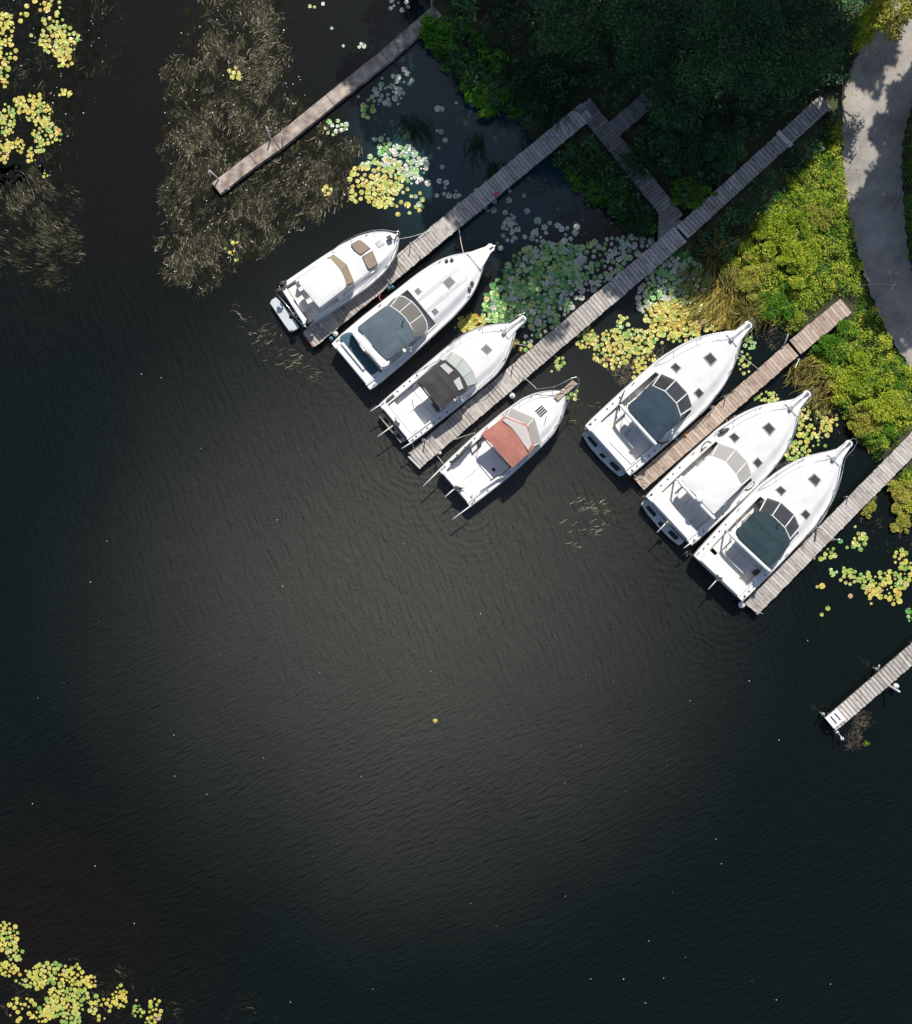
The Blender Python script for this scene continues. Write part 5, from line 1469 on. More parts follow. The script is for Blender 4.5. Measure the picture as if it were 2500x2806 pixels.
# water weed beds --------------------------------------------------
blades('water_weed', 'broad bed of brown eelgrass floating between the concrete jetty and the cruisers', [(545, -40), (790, -40), (810, 180), (830, 280), (900, 330), (990, 380), (1000, 470), (985, 560), (930, 590), (830, 625), (740, 690), (640, 760), (540, 810), (450, 770), (425, 690), (440, 560), (430, 440), (450, 300), (440, 190), (530, 110)],
       620, M['weed'], 0.34, 0.027, math.radians(245), 1.1, 0, tint=(0.38, 0.27), z0=0.006, sink=0.012, cat='water weed', clumpy=1.6, curl=1.3)
blades('water_weed', 'brown eelgrass bed at the left edge below the yellow lilies', [(-60, 450), (170, 450), (225, 560), (220, 750), (160, 810), (-60, 740)], 330, M['weed'], 0.36, 0.024, math.radians(-25), 0.6, 0, tint=(0.33, 0.24), z0=0.002, sink=0.010, cat='water weed', clumpy=1.6)
blades('water_weed', 'thin dark weed among the yellow lilies at the left edge', [(-60, -60), (350, -60), (330, 180), (270, 330), (210, 500), (-60, 500)], 110, M['weed'], 0.35, 0.022, math.radians(60), 1.2, 0, tint=(0.24, 0.22), z0=0.001, sink=0.012, cat='water weed', clumpy=2.2)
blades('water_weed', 'loose strands of weed drifting below the stern of the hardtop cruiser', [(600, 740), (720, 850), (860, 960), (900, 1060), (820, 1050), (720, 990), (640, 900)], 90, M['weed'], 0.42, 0.03, math.radians(200), 0.7, 0, tint=(0.5, 0.22), z0=0.002, sink=0.012, cat='water weed', clumpy=2.0)
blades('water_weed', 'patch of pale weed strands in open water between the terracotta-canopy and navy-canopy boats', [(1560, 1340), (1640, 1330), (1700, 1430), (1690, 1500), (1600, 1510), (1530, 1460)], 90, M['weed'], 0.42, 0.032, math.radians(190), 0.6, 0, tint=(0.62, 0.2), z0=0.004, sink=0.012, cat='water weed', clumpy=1.8)
blades('water_weed', 'small weed patch by the bow plank of the terracotta-canopy boat', [(1555, 1080), (1640, 1060), (1680, 1120), (1600, 1200), (1550, 1180)], 70, M['weed'], 0.4, 0.028, math.radians(220), 1.0, 0, tint=(0.45, 0.22), z0=0.004, sink=0.010, cat='water weed', clumpy=1.7)
blades('dead_weed', 'matted dead weed around the yellow lilies beside the navy-canopy boat', [(1635, 950), (1720, 930), (1800, 930), (1830, 960), (1790, 1030), (1730, 1090), (1700, 1060), (1640, 1000)], 190, M['weed_d'], 0.28, 0.032, 0, 2.5, 0, tint=(0.72, 0.25), z0=0.004, sink=0.012, cat='water weed', clumpy=1.5)
blades('dead_weed', 'brown dead weed along the shaded shore by the boardwalk', [(1480, 480), (1560, 500), (1660, 570), (1760, 620), (1740, 680), (1620, 640), (1500, 600), (1430, 560)], 90, M['weed_d'], 0.45, 0.032, 1.0, 2.0, 0, tint=(0.5, 0.25), z0=0.006, sink=0.02, cat='water weed', clumpy=1.7)
blades('dead_weed', 'matted dead weed round the bows of the two right-hand boats', [(2070, 860), (2200, 910), (2240, 1010), (2330, 1180), (2330, 1280), (2250, 1180), (2160, 1060), (2080, 960)], 150, M['weed_d'], 0.3, 0.03, 0, 2.5, 0, tint=(0.55, 0.25), z0=0.004, sink=0.014, cat='water weed', clumpy=1.5)
blades('dead_weed', 'dark weed in the water below the right-edge jetty', [(2330, 1400), (2400, 1350), (2500, 1440), (2500, 1560), (2400, 1560), (2340, 1480)], 80, M['weed_d'], 0.3, 0.03, 0, 2.5, 0, tint=(0.25, 0.25), z0=0.002, sink=0.014, cat='water weed', clumpy=1.8)
blades('water_weed', 'dark weed bed at the lower left corner', [(-20, 2640), (120, 2600), (330, 2620), (430, 2720), (700, 2700), (800, 2806), (-20, 2830)], 50, M['weed'], 0.4, 0.022, math.radians(160), 1.0, 0, tint=(0.18, 0.2), z0=0.000, sink=0.012, cat='water weed', clumpy=1.9)
for (x, y, r, txt) in ((2362, 1976, 0.55, 'small weed clump beside the lone lower jetty'), (2340, 2030, 0.5, 'lower of the two dark weed clumps off the end of the lone jetty')):
    c = W(x, y); a = rng.uniform(0, 6.28, 120); q = r * np.sqrt(rng.random(120))
    o = blades('weed_clump', None, None, 0, M['weed_d'], 0.3, 0.03, 0, 3, 0, pts=(c.x + q * np.cos(a), c.y + q * np.sin(a)), z0=0.004, sink=0.012, tint=(0.35, 0.25))
    tag(o, txt, 'water weed', kind='stuff')

# algae mats -------------------------------------------------------
def mat_sheet(name, label, poly, material, z=0.006, jag=0.16):
    P = smooth_closed([W(*p) for p in poly], 14)
    pts = []
    for i, p in enumerate(P):
        k = jag * (math.sin(i * 1.7) + math.sin(i * 0.73 + 2) + rng.uniform(-1, 1))
        q = P[(i + 1) % len(P)] - P[i - 1]; n = Vector((q.y, -q.x, 0)).normalized()
        pts.append(p + n * k)
    bm = bmesh.new()
    vs = [bm.verts.new((p.x, p.y, z)) for p in pts]
    es = [bm.edges.new((vs[i], vs[(i + 1) % len(vs)])) for i in range(len(vs))]
    bmesh.ops.triangle_fill(bm, edges=es, use_beauty=True, use_dissolve=False)
    bmesh.ops.recalc_face_normals(bm, faces=bm.faces)
    me = bpy.data.meshes.new(name); bm.to_mesh(me); bm.free()
    for pl in me.polygons:
        pass
    me.materials.append(material)
    o = bpy.data.objects.new(name, me); C.objects.link(o)
    return tag(o, label, 'algae', kind='stuff')


def algae_material(name, c0, c1, gap, spec=0.3):
    m, nt, p, N, L = new_mat(name)
    ge = N.new('ShaderNodeNewGeometry')
    def noise(s, d):
        n = N.new('ShaderNodeTexNoise'); n.inputs['Scale'].default_value = s; n.inputs['Detail'].default_value = d; n.inputs['Roughness'].default_value = 0.65
        L.new(ge.outputs['Position'], n.inputs['Vector']); return n.outputs['Fac']
    rp = N.new('ShaderNodeValToRGB'); rp.color_ramp.elements[0].position = 0.35; rp.color_ramp.elements[1].position = 0.65
    rp.color_ramp.elements[0].color = (*c0, 1); rp.color_ramp.elements[1].color = (*c1, 1)
    L.new(noise(1.5, 6), rp.inputs[0]); L.new(rp.outputs[0], p.inputs['Base Color']); p.inputs['Roughness'].default_value = 0.8; p.inputs['Specular IOR Level'].default_value = spec
    gr = N.new('ShaderNodeMath'); gr.operation = 'GREATER_THAN'; gr.inputs[1].default_value = gap
    L.new(noise(2.2, 7), gr.inputs[0]); L.new(gr.outputs[0], p.inputs['Alpha'])
    return m


mat_sheet('algae_mat', 'yellow algae film among the lilies beside the ochre marsh grass', [(1790, 850), (1850, 815), (1890, 835), (1930, 790), (1990, 800), (2040, 850), (2030, 890), (1960, 900), (1880, 905), (1810, 900)], algae_material('yellow_algae', (0.34, 0.235, 0.035), (0.50, 0.37, 0.075), 0.42))
mat_sheet('algae_mat', 'green algae film in the shade below the boardwalk corner', [(1800, 720), (1870, 680), (1940, 720), (1960, 780), (1900, 820), (1840, 790), (1790, 760)], algae_material('green_algae', (0.02, 0.10, 0.03), (0.05, 0.18, 0.04), 0.40))
mat_sheet('algae_mat', 'green algae film under the big lily bed between the two long jetties', [(1340, 800), (1400, 730), (1440, 690), (1520, 680), (1600, 690), (1600, 760), (1540, 840), (1470, 890), (1350, 870)], algae_material('green_algae_pale', (0.05, 0.19, 0.07), (0.15, 0.34, 0.10), 0.46))
mat_sheet('algae_mat', 'yellow algae patch between the bow of the charcoal-canopy boat and the slate-blue cruiser', [(1258, 892), (1275, 872), (1300, 860), (1322, 868), (1318, 884), (1300, 894), (1280, 905)], algae_material('ochre_algae', (0.42, 0.28, 0.03), (0.55, 0.40, 0.06), 0.47), jag=0.02)


mat_sheet('submerged_weed', 'murky brown weed just under the surface of the broad eelgrass bed', [(560, -40), (770, -40), (790, 180), (850, 300), (960, 390), (960, 540), (830, 610), (700, 700), (560, 780), (460, 740), (450, 560), (450, 300), (470, 180)], algae_material('murky_weed', (0.010, 0.011, 0.007), (0.022, 0.021, 0.013), 0.50, 0.0), 0.003)
mat_sheet('submerged_weed', 'murky weed just under the surface by the left edge', [(-40, 470), (150, 480), (190, 600), (170, 760), (-40, 720)], algae_material('murky_weed_dark', (0.006, 0.008, 0.006), (0.013, 0.014, 0.010), 0.5, 0.0), 0.003)
mat_sheet('submerged_weed', 'dark weed under the surface among the top left lilies', [(-40, -40), (280, -40), (270, 150), (200, 330), (150, 460), (-40, 460)], algae_material('murky_weed_black', (0.005, 0.007, 0.005), (0.010, 0.012, 0.008), 0.5, 0.0), 0.003)
# lily pads --------------------------------------------------------
YEL = [(0.38, 0.42, 0.07), (0.52, 0.49, 0.09), (0.60, 0.51, 0.12), (0.55, 0.40, 0.08)]
YGR = [(0.19, 0.35, 0.07), (0.34, 0.43, 0.09), (0.46, 0.48, 0.12), (0.52, 0.50, 0.18)]
GRN = [(0.10, 0.33, 0.07), (0.19, 0.45, 0.12), (0.36, 0.53, 0.17), (0.40, 0.50, 0.29)]
GRY = [(0.22, 0.34, 0.24), (0.38, 0.48, 0.36), (0.50, 0.49, 0.44), (0.62, 0.54, 0.50)]
PAD = {'y': pad_mat('yellow_pads', YEL), 'g': pad_mat('yellow_green_pads', YGR), 'n': pad_mat('green_pads', GRN, 0.6, 0.3), 's': pad_mat('silver_pads', GRY, 0.6, 0.3), 'o': pad_mat('withered_orange_pads', [(0.55, 0.25, 0.06), (0.6, 0.35, 0.14), (0.45, 0.28, 0.2), (0.55, 0.3, 0.08)])}
PADM = {}
for key, pm in PAD.items():
    PADM[key] = []
    for var in range(3):
        n = 16; notch = 0.55; v = [(0.10, 0, 0.0)]
        for i in range(n + 1):
            a = notch / 2 + (2 * math.pi - notch) * i / n
            r = 1 + 0.05 * math.sin(3 * a + var) + 0.03 * math.sin(7 * a + var * 2)
            v.append((r * math.cos(a), r * math.sin(a) * (1 - 0.06 * var), 0.07 * math.sin(a * 2 + var) + 0.05 * math.sin(a * 5 + 2 * var)))
        f = [(0, i, i + 1) for i in range(1, n + 1)]
        me = bpy.data.meshes.new('pad'); me.from_pydata(v, [], f); me.update(); me.materials.append(pm)
        PADM[key].append(me)


def lily(label, clusters, rad=0.15, cap=300):
    """clusters: (px,py,rx,ry,n,palette) or ('poly', pts, n, palette). one pad = one part"""
    all_ = []
    for c in clusters:
        if c[0] == 'poly':
            P = np.array(c[1], float); x0, y0 = P.min(0); x1, y1 = P.max(0); got = []
            tries = 0
            while len(got) < c[2] and tries < c[2] * 60:
                tries += 1
                x, y = rng.uniform(x0, x1), rng.uniform(y0, y1)
                if not in_poly(P, np.array([x]), np.array([y]))[0]: continue
                dmin = 50 * rad * (1.7 if tries < c[2] * 25 else 1.35)
                if any((x - a) ** 2 + (y - b_) ** 2 < dmin ** 2 for a, b_ in got): continue
                got.append((x, y))
            all_ += [(x, y, c[3]) for x, y in got]
        else:
            px, py, rx, ry, n, pal = c; got = []; rx *= 1.25; ry *= 1.25
            for _ in range(n * 40):
                if len(got) >= n: break
                a = rng.uniform(0, 6.283); q = math.sqrt(rng.random())
                x, y = px + rx * q * math.cos(a), py + ry * q * math.sin(a)
                if any((x - g[0]) ** 2 + (y - g[1]) ** 2 < (50 * rad * 1.45) ** 2 for g in got): continue
                got.append((x, y))
            all_ += [(x, y, pal) for x, y in got]
    cx, cy = np.mean([p[0] for p in all_]), np.mean([p[1] for p in all_])
    o0 = W(cx, cy); root = empty('water_lily', (o0.x, o0.y, 0)); tag(root, label, 'water lily')
    clear_x = np.array([W(p[0], p[1]).x for p in all_]); clear_y = np.array([W(p[0], p[1]).y for p in all_])
    ok = np.ones(len(all_), bool)
    for (x1, y1, x2, y2, h) in DOCK_SEGS: ok &= seg_dist(clear_x, clear_y, x1, y1, x2, y2) > h * 0.4
    for i, (x, y, pal) in enumerate(all_):
        if not ok[i]: continue
        key = pal[rng.integers(len(pal))]
        if rng.random() < 0.02 and 'y' in pal: key = 'o'
        o = bpy.data.objects.new('pad', PADM[key][rng.integers(3)])
        C.objects.link(o); o.parent = root
        p = W(x, y)
        r = rad * rng.uniform(0.5, 1.22)
        if rng.random() < 0.12: r *= 0.6
        o.location = (p.x - o0.x, p.y - o0.y, rng.uniform(0.018, 0.055))
        o.rotation_euler = (rng.normal(0, 0.05), rng.normal(0, 0.05), rng.uniform(0, 6.283)); o.scale = (r, r, r)
    return root


lily('yellow lily pads in the top left corner, in dense clusters over dark weed', [(137, 18, 24, 24, 11, 'yg'), (147, 61, 22, 16, 9, 'yg'), (164, 110, 43, 34, 46, 'yyg'), (178, 165, 18, 18, 9, 'y'), (18, 78, 18, 35, 24, 'y'), (22, 142, 20, 27, 15, 'y'), (14, 207, 10, 27, 9, 'yg'), (66, 50, 8, 14, 3, 'y'), (85, 95, 5, 5, 1, 'g'), (115, 83, 3, 3, 1, 'y'), (127, 120, 5, 18, 3, 'g'), (71, 16, 4, 4, 1, 'y'), (98, 2, 5, 4, 2, 'y')], 0.15)
lily('smaller yellow lily pads halfway down the left edge', [(59, 286, 14, 18, 11, 'y'), (97, 272, 14, 14, 9, 'y'), (125, 312, 16, 26, 22, 'yg'), (85, 310, 14, 16, 10, 'y'), (22, 330, 17, 36, 36, 'yg'), (105, 337, 8, 8, 4, 'y'), (130, 372, 34, 20, 26, 'yg'), (137, 350, 14, 10, 7, 'g'), (15, 395, 18, 14, 11, 'y'), (10, 423, 12, 18, 11, 'y'), (55, 397, 10, 18, 9, 'y'), (105, 408, 12, 10, 5, 'g'), (84, 420, 6, 12, 5, 'y'), (88, 442, 9, 5, 3, 'y'), (127, 482, 6, 6, 3, 'y'), (178, 256, 16, 9, 6, 'y')], 0.125)
lily('large two-tone lily bed, yellow and grey-green, off the concrete jetty', [(996, 504, 36, 44, 30, 'y'), (1069, 481, 36, 34, 46, 'yyg'), (1046, 527, 32, 30, 30, 'y'), (1100, 442, 38, 34, 34, 'ns'), (1135, 462, 26, 34, 22, 'ns'), (1058, 400, 14, 26, 10, 'n'), (1119, 415, 16, 14, 8, 's'), (1096, 554, 60, 32, 20, 'yg'), (1015, 442, 30, 12, 6, 'gn'), (1160, 445, 14, 6, 3, 's')], 0.17)
lily('sparse grey-green pads floating in the shaded water by the concrete jetty', [(919, 350, 28, 16, 12, 'ns'), (1012, 296, 18, 22, 9, 'ng'), (1054, 258, 30, 26, 18, 's'), (1069, 223, 26, 14, 7, 's'), (1096, 265, 10, 20, 6, 'ns'), (1110, 200, 10, 10, 2, 's'), (1240, 330, 70, 60, 7, 's'), (1190, 480, 60, 80, 12, 's'), (1290, 520, 60, 60, 10, 's'), (1400, 560, 60, 50, 12, 's'), (1120, 225, 14, 5, 3, 's'), (1036, 378, 14, 6, 2, 's'), (985, 268, 5, 5, 1, 's')], 0.15)
lily('few pale pads at the top edge above the concrete jetty', [(858, 15, 8, 6, 2, 'gs'), (884, 15, 4, 4, 1, 's'), (992, 127, 8, 9, 3, 's'), (942, 126, 3, 3, 1, 's'), (1092, 15, 24, 16, 7, 's'), (908, 76, 3, 3, 1, 's')], 0.14)
lily('four yellow pads alone on the brown weed above the concrete jetty', [(646, 203, 16, 18, 6, 'y')], 0.17)
lily('scattered yellow pads on the weed bed left of the hardtop cruiser', [(640, 690, 14, 26, 6, 'yg'), (617, 682, 3, 3, 1, 'g'), (896, 523, 10, 12, 8, 'y')], 0.13)
lily('big green lily bed between the slate-blue cruiser and the longest jetty', [('poly', [(1396, 708), (1435, 685), (1511, 662), (1580, 677), (1634, 658), (1600, 700), (1580, 760), (1560, 790), (1500, 850), (1460, 900), (1420, 890), (1400, 890), (1322, 877), (1326, 823), (1377, 780)], 260, 'nnnsg')], 0.18)
lily('silver-grey lily pads against the shaded middle of the longest jetty', [('poly', [(1580, 690), (1634, 658), (1711, 646), (1796, 654), (1765, 685), (1673, 762), (1596, 815), (1496, 915), (1450, 940), (1440, 920), (1560, 790), (1590, 740)], 150, 'ssn'), (1480, 635, 90, 30, 26, 's'), (1400, 620, 14, 36, 8, 's'), (1550, 670, 12, 10, 4, 's'), (1365, 670, 5, 5, 2, 'g'), (1430, 945, 20, 12, 8, 'yn')], 0.18)
lily('dark grey-green lily bed on the shaded side of the longest jetty by the bank', [('poly', [(1738, 815), (1780, 735), (1827, 696), (1904, 715), (1950, 770), (1935, 815), (1881, 835), (1808, 815), (1762, 862)], 190, 'sn')], 0.17)
lily('golden lily bed merging into the ochre marsh grass', [('poly', [(1762, 869), (1804, 815), (1865, 812), (1885, 838), (1950, 792), (1950, 900), (1865, 923), (1804, 920)], 170, 'yyg'), (1850, 925, 50, 14, 14, 'yg')], 0.16)
lily('yellow lily pads between the longest jetty and the navy-canopy boat', [(1604, 923, 20, 26, 22, 'yg'), (1677, 957, 42, 42, 74, 'yyg'), (1746, 935, 36, 30, 40, 'yg'), (1770, 985, 24, 22, 20, 'gy'), (1746, 1020, 14, 14, 10, 'y'), (1704, 892, 20, 22, 9, 'gn')], 0.145)
lily('little knot of pads just off the longest jetty near the timber bow plank', [(1530, 992, 12, 16, 8, 'g'), (1511, 1019, 2, 2, 1, 'g')], 0.13)
lily('small golden pads between the bows of the slate-blue cruiser and the charcoal-canopy boat', [(1292, 882, 28, 16, 26, 'y'), (1262, 900, 12, 8, 5, 'y')], 0.11)
lily('few pads under the timber bow plank', [(1567, 1080, 14, 14, 6, 'g')], 0.13)
lily('pads around the bow of the white-roofed boat', [(2231, 1154, 38, 48, 42, 'yg'), (2185, 1238, 26, 24, 24, 'g'), (2100, 1088, 26, 12, 13, 'g'), (2273, 1158, 20, 26, 15, 'y'), (2200, 1200, 14, 14, 5, 'yg'), (2246, 1222, 14, 4, 3, 'g')], 0.14)
lily('pads in the gap at the bow of the navy-canopy boat', [(2042, 996, 18, 28, 13, 'g'), (2054, 938, 14, 14, 7, 'n')], 0.13)
lily('yellow-green lily pads in open water below the jetty at the right edge', [(2268, 1518, 20, 18, 9, 'g'), (2356, 1485, 16, 20, 10, 'g'), (2284, 1566, 10, 6, 4, 'n'), (2334, 1582, 26, 16, 13, 'g'), (2375, 1592, 14, 18, 10, 'g'), (2392, 1620, 16, 12, 10, 'y'), (2435, 1600, 36, 30, 40, 'yg'), (2465, 1525, 18, 16, 15, 'yg'), (2484, 1568, 16, 26, 18, 'yg'), (2448, 1645, 14, 8, 5, 'y'), (2243, 1608, 8, 6, 5, 'y'), (2269, 1666, 2, 2, 1, 'g'), (2251, 1684, 2, 2, 1, 'y'), (2304, 1482, 2, 2, 1, 'n'), (2320, 1501, 2, 2, 1, 'n'), (2313, 1555, 2, 2, 1, 'g'), (2341, 1444, 2, 2, 1, 'g'), (2412, 1638, 4, 4, 1, 'y'), (2385, 1648, 8, 8, 2, 'y'), (2331, 1632, 2, 2, 1, 'o'), (2495, 1685, 6, 16, 5, 'n')], 0.15)
lily('yellow lily pads in the bottom left corner', [(18, 2567, 26, 36, 36, 'yg'), (44, 2615, 18, 14, 11, 'g'), (25, 2655, 20, 16, 17, 'y'), (140, 2668, 48, 24, 46, 'yg'), (207, 2672, 16, 26, 19, 'y'), (250, 2690, 16, 12, 10, 'y'), (176, 2743, 40, 34, 60, 'yg'), (222, 2735, 18, 26, 19, 'g'), (75, 2680, 26, 20, 16, 'yg'), (60, 2760, 34, 30, 18, 'y'), (275, 2760, 26, 30, 18, 'yg'), (140, 2765, 26, 18, 22, 'g'), (118, 2784, 22, 12, 16, 'y'), (196, 2790, 22, 16, 20, 'g'), (108, 2700, 14, 10, 6, 'y')], 0.125)
lily('scattered yellow pads along the bottom edge beside the corner bed', [(330, 2730, 18, 26, 20, 'y'), (378, 2770, 14, 14, 12, 'g'), (426, 2765, 14, 24, 13, 'y'), (413, 2797, 12, 8, 12, 'y'), (376, 2739, 2, 2, 1, 'y')], 0.125)

def glints(label, poly, dens):  # white flakes standing in for sparkle on weed and water
    X, Y = scatter(poly, dens)
    k = (rng.random(len(X)) < hnoise(X, Y, 1.9, 4.0)) & keep_clear(X, Y, 0.05, 0.1); X, Y = X[k], Y[k]; n = len(X)
    V, F = leaf_arrays(np.stack([X, Y, np.full(n, 0.03)], 1), 0.055 * rng.uniform(0.5, 1.8, n), None, 0.3, 0.6, droop=0.05)
    tag(fast_mesh('weed_sparkle', V, F, M['fender'], np.zeros(n)), label, 'petals', kind='stuff')


glints('tiny pale flecks imitating sparkle on the broad eelgrass bed', [(545, 0), (780, 0), (810, 200), (980, 400), (960, 560), (740, 680), (560, 780), (440, 740), (440, 200)], 3.0)
glints('tiny pale flecks imitating sparkle on the weed by the left edge', [(0, 0), (300, 0), (290, 200), (200, 480), (0, 480)], 2.2)
glints('tiny pale flecks imitating sparkle in the shaded lily water by the boardwalk', [(1330, 480), (1480, 480), (1700, 600), (1600, 680), (1420, 690)], 2.0)

# fallen leaves on the path
X, Y = scatter([(2290, 60), (2500, 0), (2500, 1060), (2400, 900), (2310, 560)], 14.0)
k = in_poly(ROAD, X, Y) & (rng.random(len(X)) < np.clip(1.1 - poly_dist(ROAD, X, Y) / 1.2, 0.08, 1)); X, Y = X[k], Y[k]; n = len(X)
V, F = leaf_arrays(np.stack([X, Y, np.full(n, 0.63)], 1), 0.09 * rng.uniform(0.5, 1.5, n), None, 0.15, 0.5, droop=0.05)
tag(fast_mesh('leaf_litter', V, F, M['l_gold'], rng.normal(0.4, 0.3, n)), 'fallen leaves along the edges of the path', 'leaves', kind='stuff')

# ------------------------------------------------------------------ ropes, fenders, things left on the jetties
def rope(label, pts, r=0.016, material='rope', name='mooring_rope', cat='rope'):
    P = smooth_open([W(*p) for p in pts], 6)
    o0 = P[0].copy()
    return_o = MB().tube([p - o0 for p in P], r, 5).build(name, M[material], None, True)
    return_o.location = o0
    return tag(return_o, label, cat)


rope('rope from the bow of the hardtop cruiser to its jetty', [(1093, 655, 1.6), (1130, 648, 1.0), (1182, 632, 0.6)])
rope('dark rope from the bow of the slate-blue cruiser to the jetty', [(1270, 692, 1.65), (1264, 665, 1.1), (1258, 628, 0.6)], 0.022)
rope('short red rope on the side of the slate-blue cruiser', [(1044, 824, 1.4), (1040, 815, 1.1), (1043, 806, 0.62)], 0.018, 'redcloth')
rope('taut rope from the bow of the charcoal-canopy boat to the jetty', [(1413, 942, 1.6), (1440, 946, 1.0), (1466, 949, 0.6)])
rope('rope from the jetty to the bow quarter of the terracotta-canopy boat', [(1437, 1036, 0.6), (1455, 1050, 1.0), (1470, 1065, 1.5)], 0.018)
rope('long slack rope from the middle of the terracotta-canopy boat to the jetty', [(1302, 1186, 1.2), (1270, 1196, 0.75), (1247, 1205, 0.58)], 0.018)
rope('rope from the jetty end to the stern of the terracotta-canopy boat', [(1193, 1242, 0.6), (1205, 1257, 0.8), (1215, 1270, 1.15)], 0.02)
rope('white rope from the bow of the navy-canopy boat to the brown jetty', [(2027, 970, 1.75), (2055, 993, 1.1), (2082, 1014, 0.62)])
rope('rope along the brown jetty from the post to the navy-canopy boat', [(1862, 1196, 1.0), (1900, 1160, 0.75), (1960, 1100, 0.85), (2012, 1071, 0.62)], 0.02, 'beam')
rope('tangled stern rope at the end of the brown jetty', [(1738, 1302, 1.2), (1748, 1307, 0.8), (1762, 1312, 0.62), (1770, 1322, 0.62), (1758, 1318, 0.62), (1768, 1334, 0.62)], 0.016)
rope('rope along the rail from the dark-teal-canopy boat to the jetty post', [(2310, 1290, 1.8), (2290, 1350, 1.2), (2262, 1410, 1.0), (2236, 1446, 1.0)], 0.02)
rope('rope down the side of the dark-teal-canopy boat to the jetty', [(2236, 1446, 1.1), (2205, 1478, 0.9), (2180, 1502, 1.2)], 0.018)
rope('stern rope of the dark-teal-canopy boat over the jetty end', [(2034, 1650, 1.1), (2055, 1664, 0.75), (2090, 1682, 0.62)], 0.018)
rope('stern rope of the charcoal-canopy boat to the jetty end', [(1128, 1215, 1.1), (1133, 1222, 0.8), (1136, 1238, 0.58)], 0.016)
rope('rope at the stern of the hardtop cruiser round the jetty post', [(858, 880, 1.1), (870, 878, 0.8), (881, 893, 0.7), (905, 912, 0.6)], 0.02)
rope('white hose laid along the landward part of the longest jetty', [(1935, 600, 0.72), (1990, 545, 0.74), (2060, 482, 0.78), (2130, 418, 0.8), (2175, 385, 0.82), (2220, 345, 0.83), (2262, 302, 0.84), (2270, 300, 0.84)], 0.03, 'cable', 'hose', 'hose')
rope('pale cable curving across the shaded path, upper one', [(2296, 508, 0.58), (2330, 524, 0.64), (2352, 538, 0.66), (2380, 565, 0.66), (2410, 578, 0.66), (2440, 570, 0.64), (2460, 540, 0.62), (2463, 510, 0.6)], 0.018, 'cable', 'cable', 'cable')
rope('pale cable crossing the path farther down, lower one', [(2354, 782, 0.6), (2385, 780, 0.65), (2420, 779, 0.66), (2455, 782, 0.66), (2480, 765, 0.64), (2500, 745, 0.62)], 0.018, 'cable', 'cable', 'cable')


def fender(px, py, z, r, label, material='fender', sz=1.0, name='fender', cord=None):
    c = W(px, py, z)
    root = empty(name, (c.x, c.y, c.z)); tag(root, label, 'fender')
    MB().ball((0, 0, 0), r, sz, 14, 8).build('body', M[material], root, True)
    MB().tube([(0, 0, r * sz * 0.9), (0, 0, r * sz + 0.05)], r * 0.25, 8).build('eye', M[material], root, True)
    if cord:
        e = W(*cord) - c
        MB().tube([(0, 0, r * sz), e], 0.012, 5).build('cord', M['rope'], root)
    return root


fender(1404, 1085, 0.35, 0.17, 'round white ball fender between the longest jetty and the terracotta-canopy boat', cord=(1400, 1068, 0.56))
fender(1205, 1241, 0.42, 0.11, 'small white fender at the end of the longest jetty', cord=(1198, 1238, 0.57))
fender(1160, 1205, 0.62, 0.09, 'tiny white float on the jetty edge by the charcoal-canopy boat stern')
fender(1272, 1116, 0.6, 0.08, 'tiny white float beside the charcoal-canopy boat amidships')
fender(980, 785, 0.8, 0.11, 'long white fender hanging between the hardtop cruiser and the jetty', sz=1.6)
fender(1066, 790, 0.45, 0.11, 'faded blue fender on the jetty edge beside the slate-blue cruiser', 'fblue', 1.5)
fender(1076, 787, 0.45, 0.10, 'second blue fender touching the first beside the slate-blue cruiser', 'fblue', 1.4)
fender(920, 915, 0.5, 0.15, 'white ball fender at the stern corner of the slate-blue cruiser', cord=(906, 912, 0.6))
fender(908, 928, 0.35, 0.12, 'pale blue fender hanging at the jetty end by the slate-blue cruiser', 'fblue', 1.4)
fender(1853, 1200, 0.75, 0.10, 'blue fender between the navy-canopy boat and the brown jetty', 'fblue', 1.3)
fender(1879, 1192, 0.66, 0.08, 'orange float lying on the brown jetty', 'orange', 0.7)
fender(1950, 1115, 0.66, 0.09, 'white float on the edge of the brown jetty amidships')
fender(2033, 1657, 0.5, 0.19, 'large white fender at the stern corner of the dark-teal-canopy boat', sz=0.8)
fender(2455, 1880, 0.45, 0.16, 'white fender beside the post of the lone lower jetty', sz=1.3)
fender(1372, 680, 0.2, 0.15, 'pale round float in the water off the bow of the slate-blue cruiser')
fender(2230, 1530, 0.35, 0.08, 'tiny white float under the edge of the right-edge jetty')
fender(2308, 2024, 0.4, 0.1, 'weathered brown float at the tip of the lone lower jetty', 'sole', 1.3)

# white step at the end of the lone jetty
c = W(2287, 1967, 0.62); yaw = math.radians(40)
st = empty('dock_step', (c.x, c.y, 0.575), yaw); tag(st, 'white plastic step with two slots at the end of the lone lower jetty', 'step')
mb = MB()
for (v0, v1) in ((-0.42, -0.18), (-0.10, 0.10), (0.18, 0.42)):
    mb.slab([(v0, -0.36), (v1, -0.36), (v1, 0.36), (v0, 0.36)], 0.22, 0.05, 0.01)
mb.slab([(-0.42, 0.26), (0.42, 0.26), (0.42, 0.37), (-0.42, 0.37)], 0.221, 0.05, 0.01); mb.slab([(-0.42, -0.37), (0.42, -0.37), (0.42, -0.26), (-0.42, -0.26)], 0.221, 0.05, 0.01)
mb.build('tread', M['whiteplastic'], st)
for (x, y) in ((-0.38, -0.32), (0.38, -0.32), (-0.38, 0.32), (0.38, 0.32)):
    MB().box((x, y, 0.085), (0.06, 0.06, 0.17)).build('leg', M['whiteplastic'], st)
o = MB().tube([(0, -0.05, 0), (0.3, 0.0, 0.0), (0.5, 0.25, 0)], 0.03, 6).build('tread_handle', M['fblue'], st)
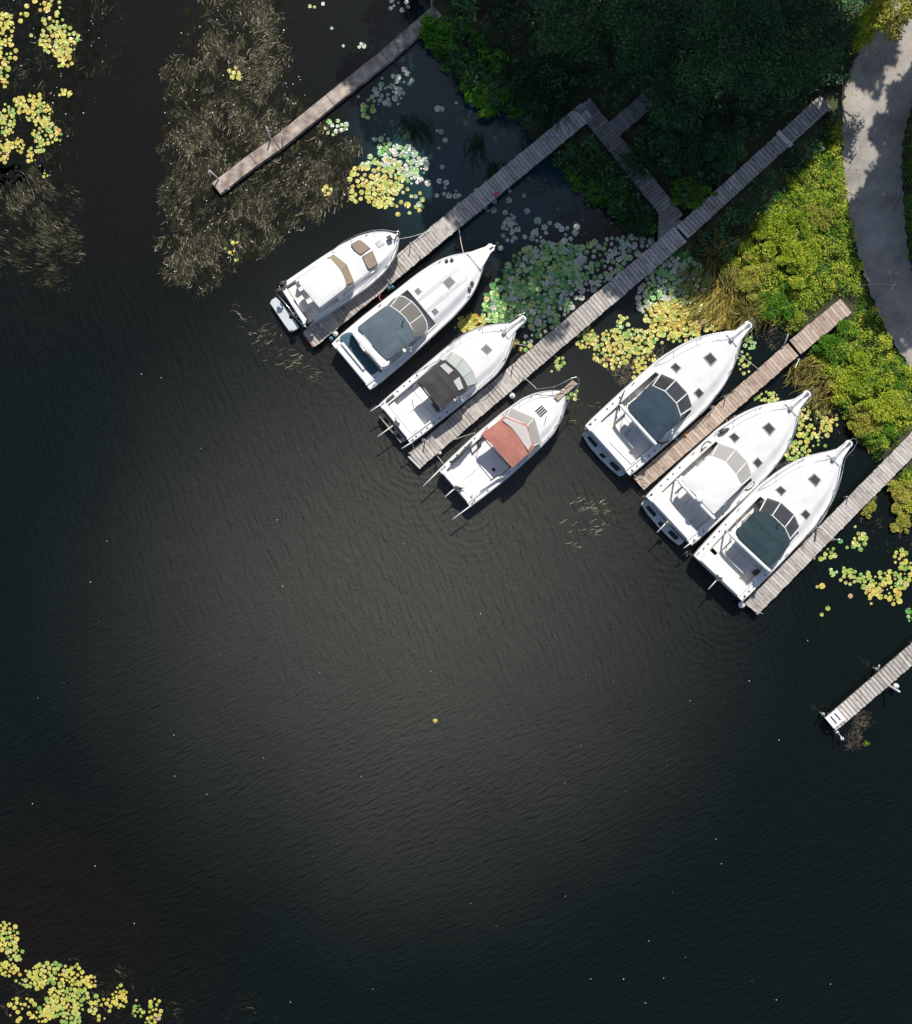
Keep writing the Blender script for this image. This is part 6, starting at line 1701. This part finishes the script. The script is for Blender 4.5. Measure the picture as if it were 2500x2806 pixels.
o.location = (-0.45, -0.3, 0.1)

# pale board across the shaded walkway
c = W(2151, 380, 0.82)
o = MB().slab([(-0.54, -0.13), (0.54, -0.13), (0.54, 0.13), (-0.54, 0.13)], 0.05, 0.05, 0.008).build('board', mat('pale_new_board', (0.74, 0.69, 0.55), 0.8, var=0.1), None)
o.location = (c.x, c.y, 0.775); o.rotation_euler = (0, 0, math.radians(-46)); tag(o, 'pale board laid across the shaded landward part of the longest jetty', 'board')
# red cloth on the jetty
c = W(1361, 531, 0.62)
o = MB().slab([(-0.16, -0.08), (0.02, -0.12), (0.18, -0.03), (0.12, 0.07), (-0.05, 0.11), (-0.17, 0.04)], 0.03, 0.03, 0.03).build('cloth', M['redcloth'], None)
o.location = (c.x, c.y, 0.6); o.rotation_euler = (0, 0, 0.6); tag(o, 'small crumpled red cloth on the jetty in the shade', 'cloth')
# kick board at the ends of two jetties
for (x1, y1, x2, y2, m_, txt, dx) in ((833, 913, 860, 950, 'orange', 'reddish timber bumper across the end of the slate-blue cruiser jetty', 0.0), (1119, 1250, 1152, 1284, 'alu', 'pale bumper rail across the end of the longest jetty', 0.0)):
    a = W(x1, y1, 0.5); e = W(x2, y2, 0.5)
    mm = mat('bumper_timber', (0.45, 0.25, 0.17), 0.8) if m_ == 'orange' else M['vinyl']
    o = MB().tube([(0, 0, 0), e - a], 0.055, 4).build('bumper', mm, None); o.location = a
    tag(o, txt, 'bumper')

# drifting specks and a leaf
n = 80
X = rng.uniform(-24, 22, n); Y = rng.uniform(-27, 10, n)
k = (Y < -0.35 * X + 2) ; X, Y = X[k], Y[k]; n = len(X)
V, F = leaf_arrays(np.stack([X, Y, np.full(n, 0.012)], 1), 0.055 * rng.uniform(0.5, 1.4, n), None, 0.05, 0.7, droop=0.0)
V[:, 2] = 0.012 + rng.uniform(0, 0.004, len(V))
tag(fast_mesh('drifting_petals', V, F, M['fender'], np.zeros(n)), 'tiny white petals drifting on the open water', 'petals', kind='stuff')
c = W(1193, 1975)
o = MB().slab([(0.13 * math.cos(a) * (1 + 0.15 * math.sin(3 * a)), 0.11 * math.sin(a), ) for a in np.linspace(0, 6.28, 12, endpoint=False)], 0.03, 0.02, 0.02).build('floating_leaf', PAD['y'], None)
o.location = (c.x, c.y, 0.0); tag(o, 'single pale yellow leaf floating alone on the open water', 'leaf')
c = W(2375, 2036); o = MB()
for k in range(26):
    a = rng.uniform(0, 6.28); q = rng.uniform(0, 0.2)
    o.ball((q * math.cos(a), q * math.sin(a), 0.03), 0.035, 0.6, 6, 4)
o = o.build('pondweed_flower', M['l_gold'], None); o.location = c; tag(o, 'small bright yellow plant floating off the end of the lone lower jetty', 'plant')
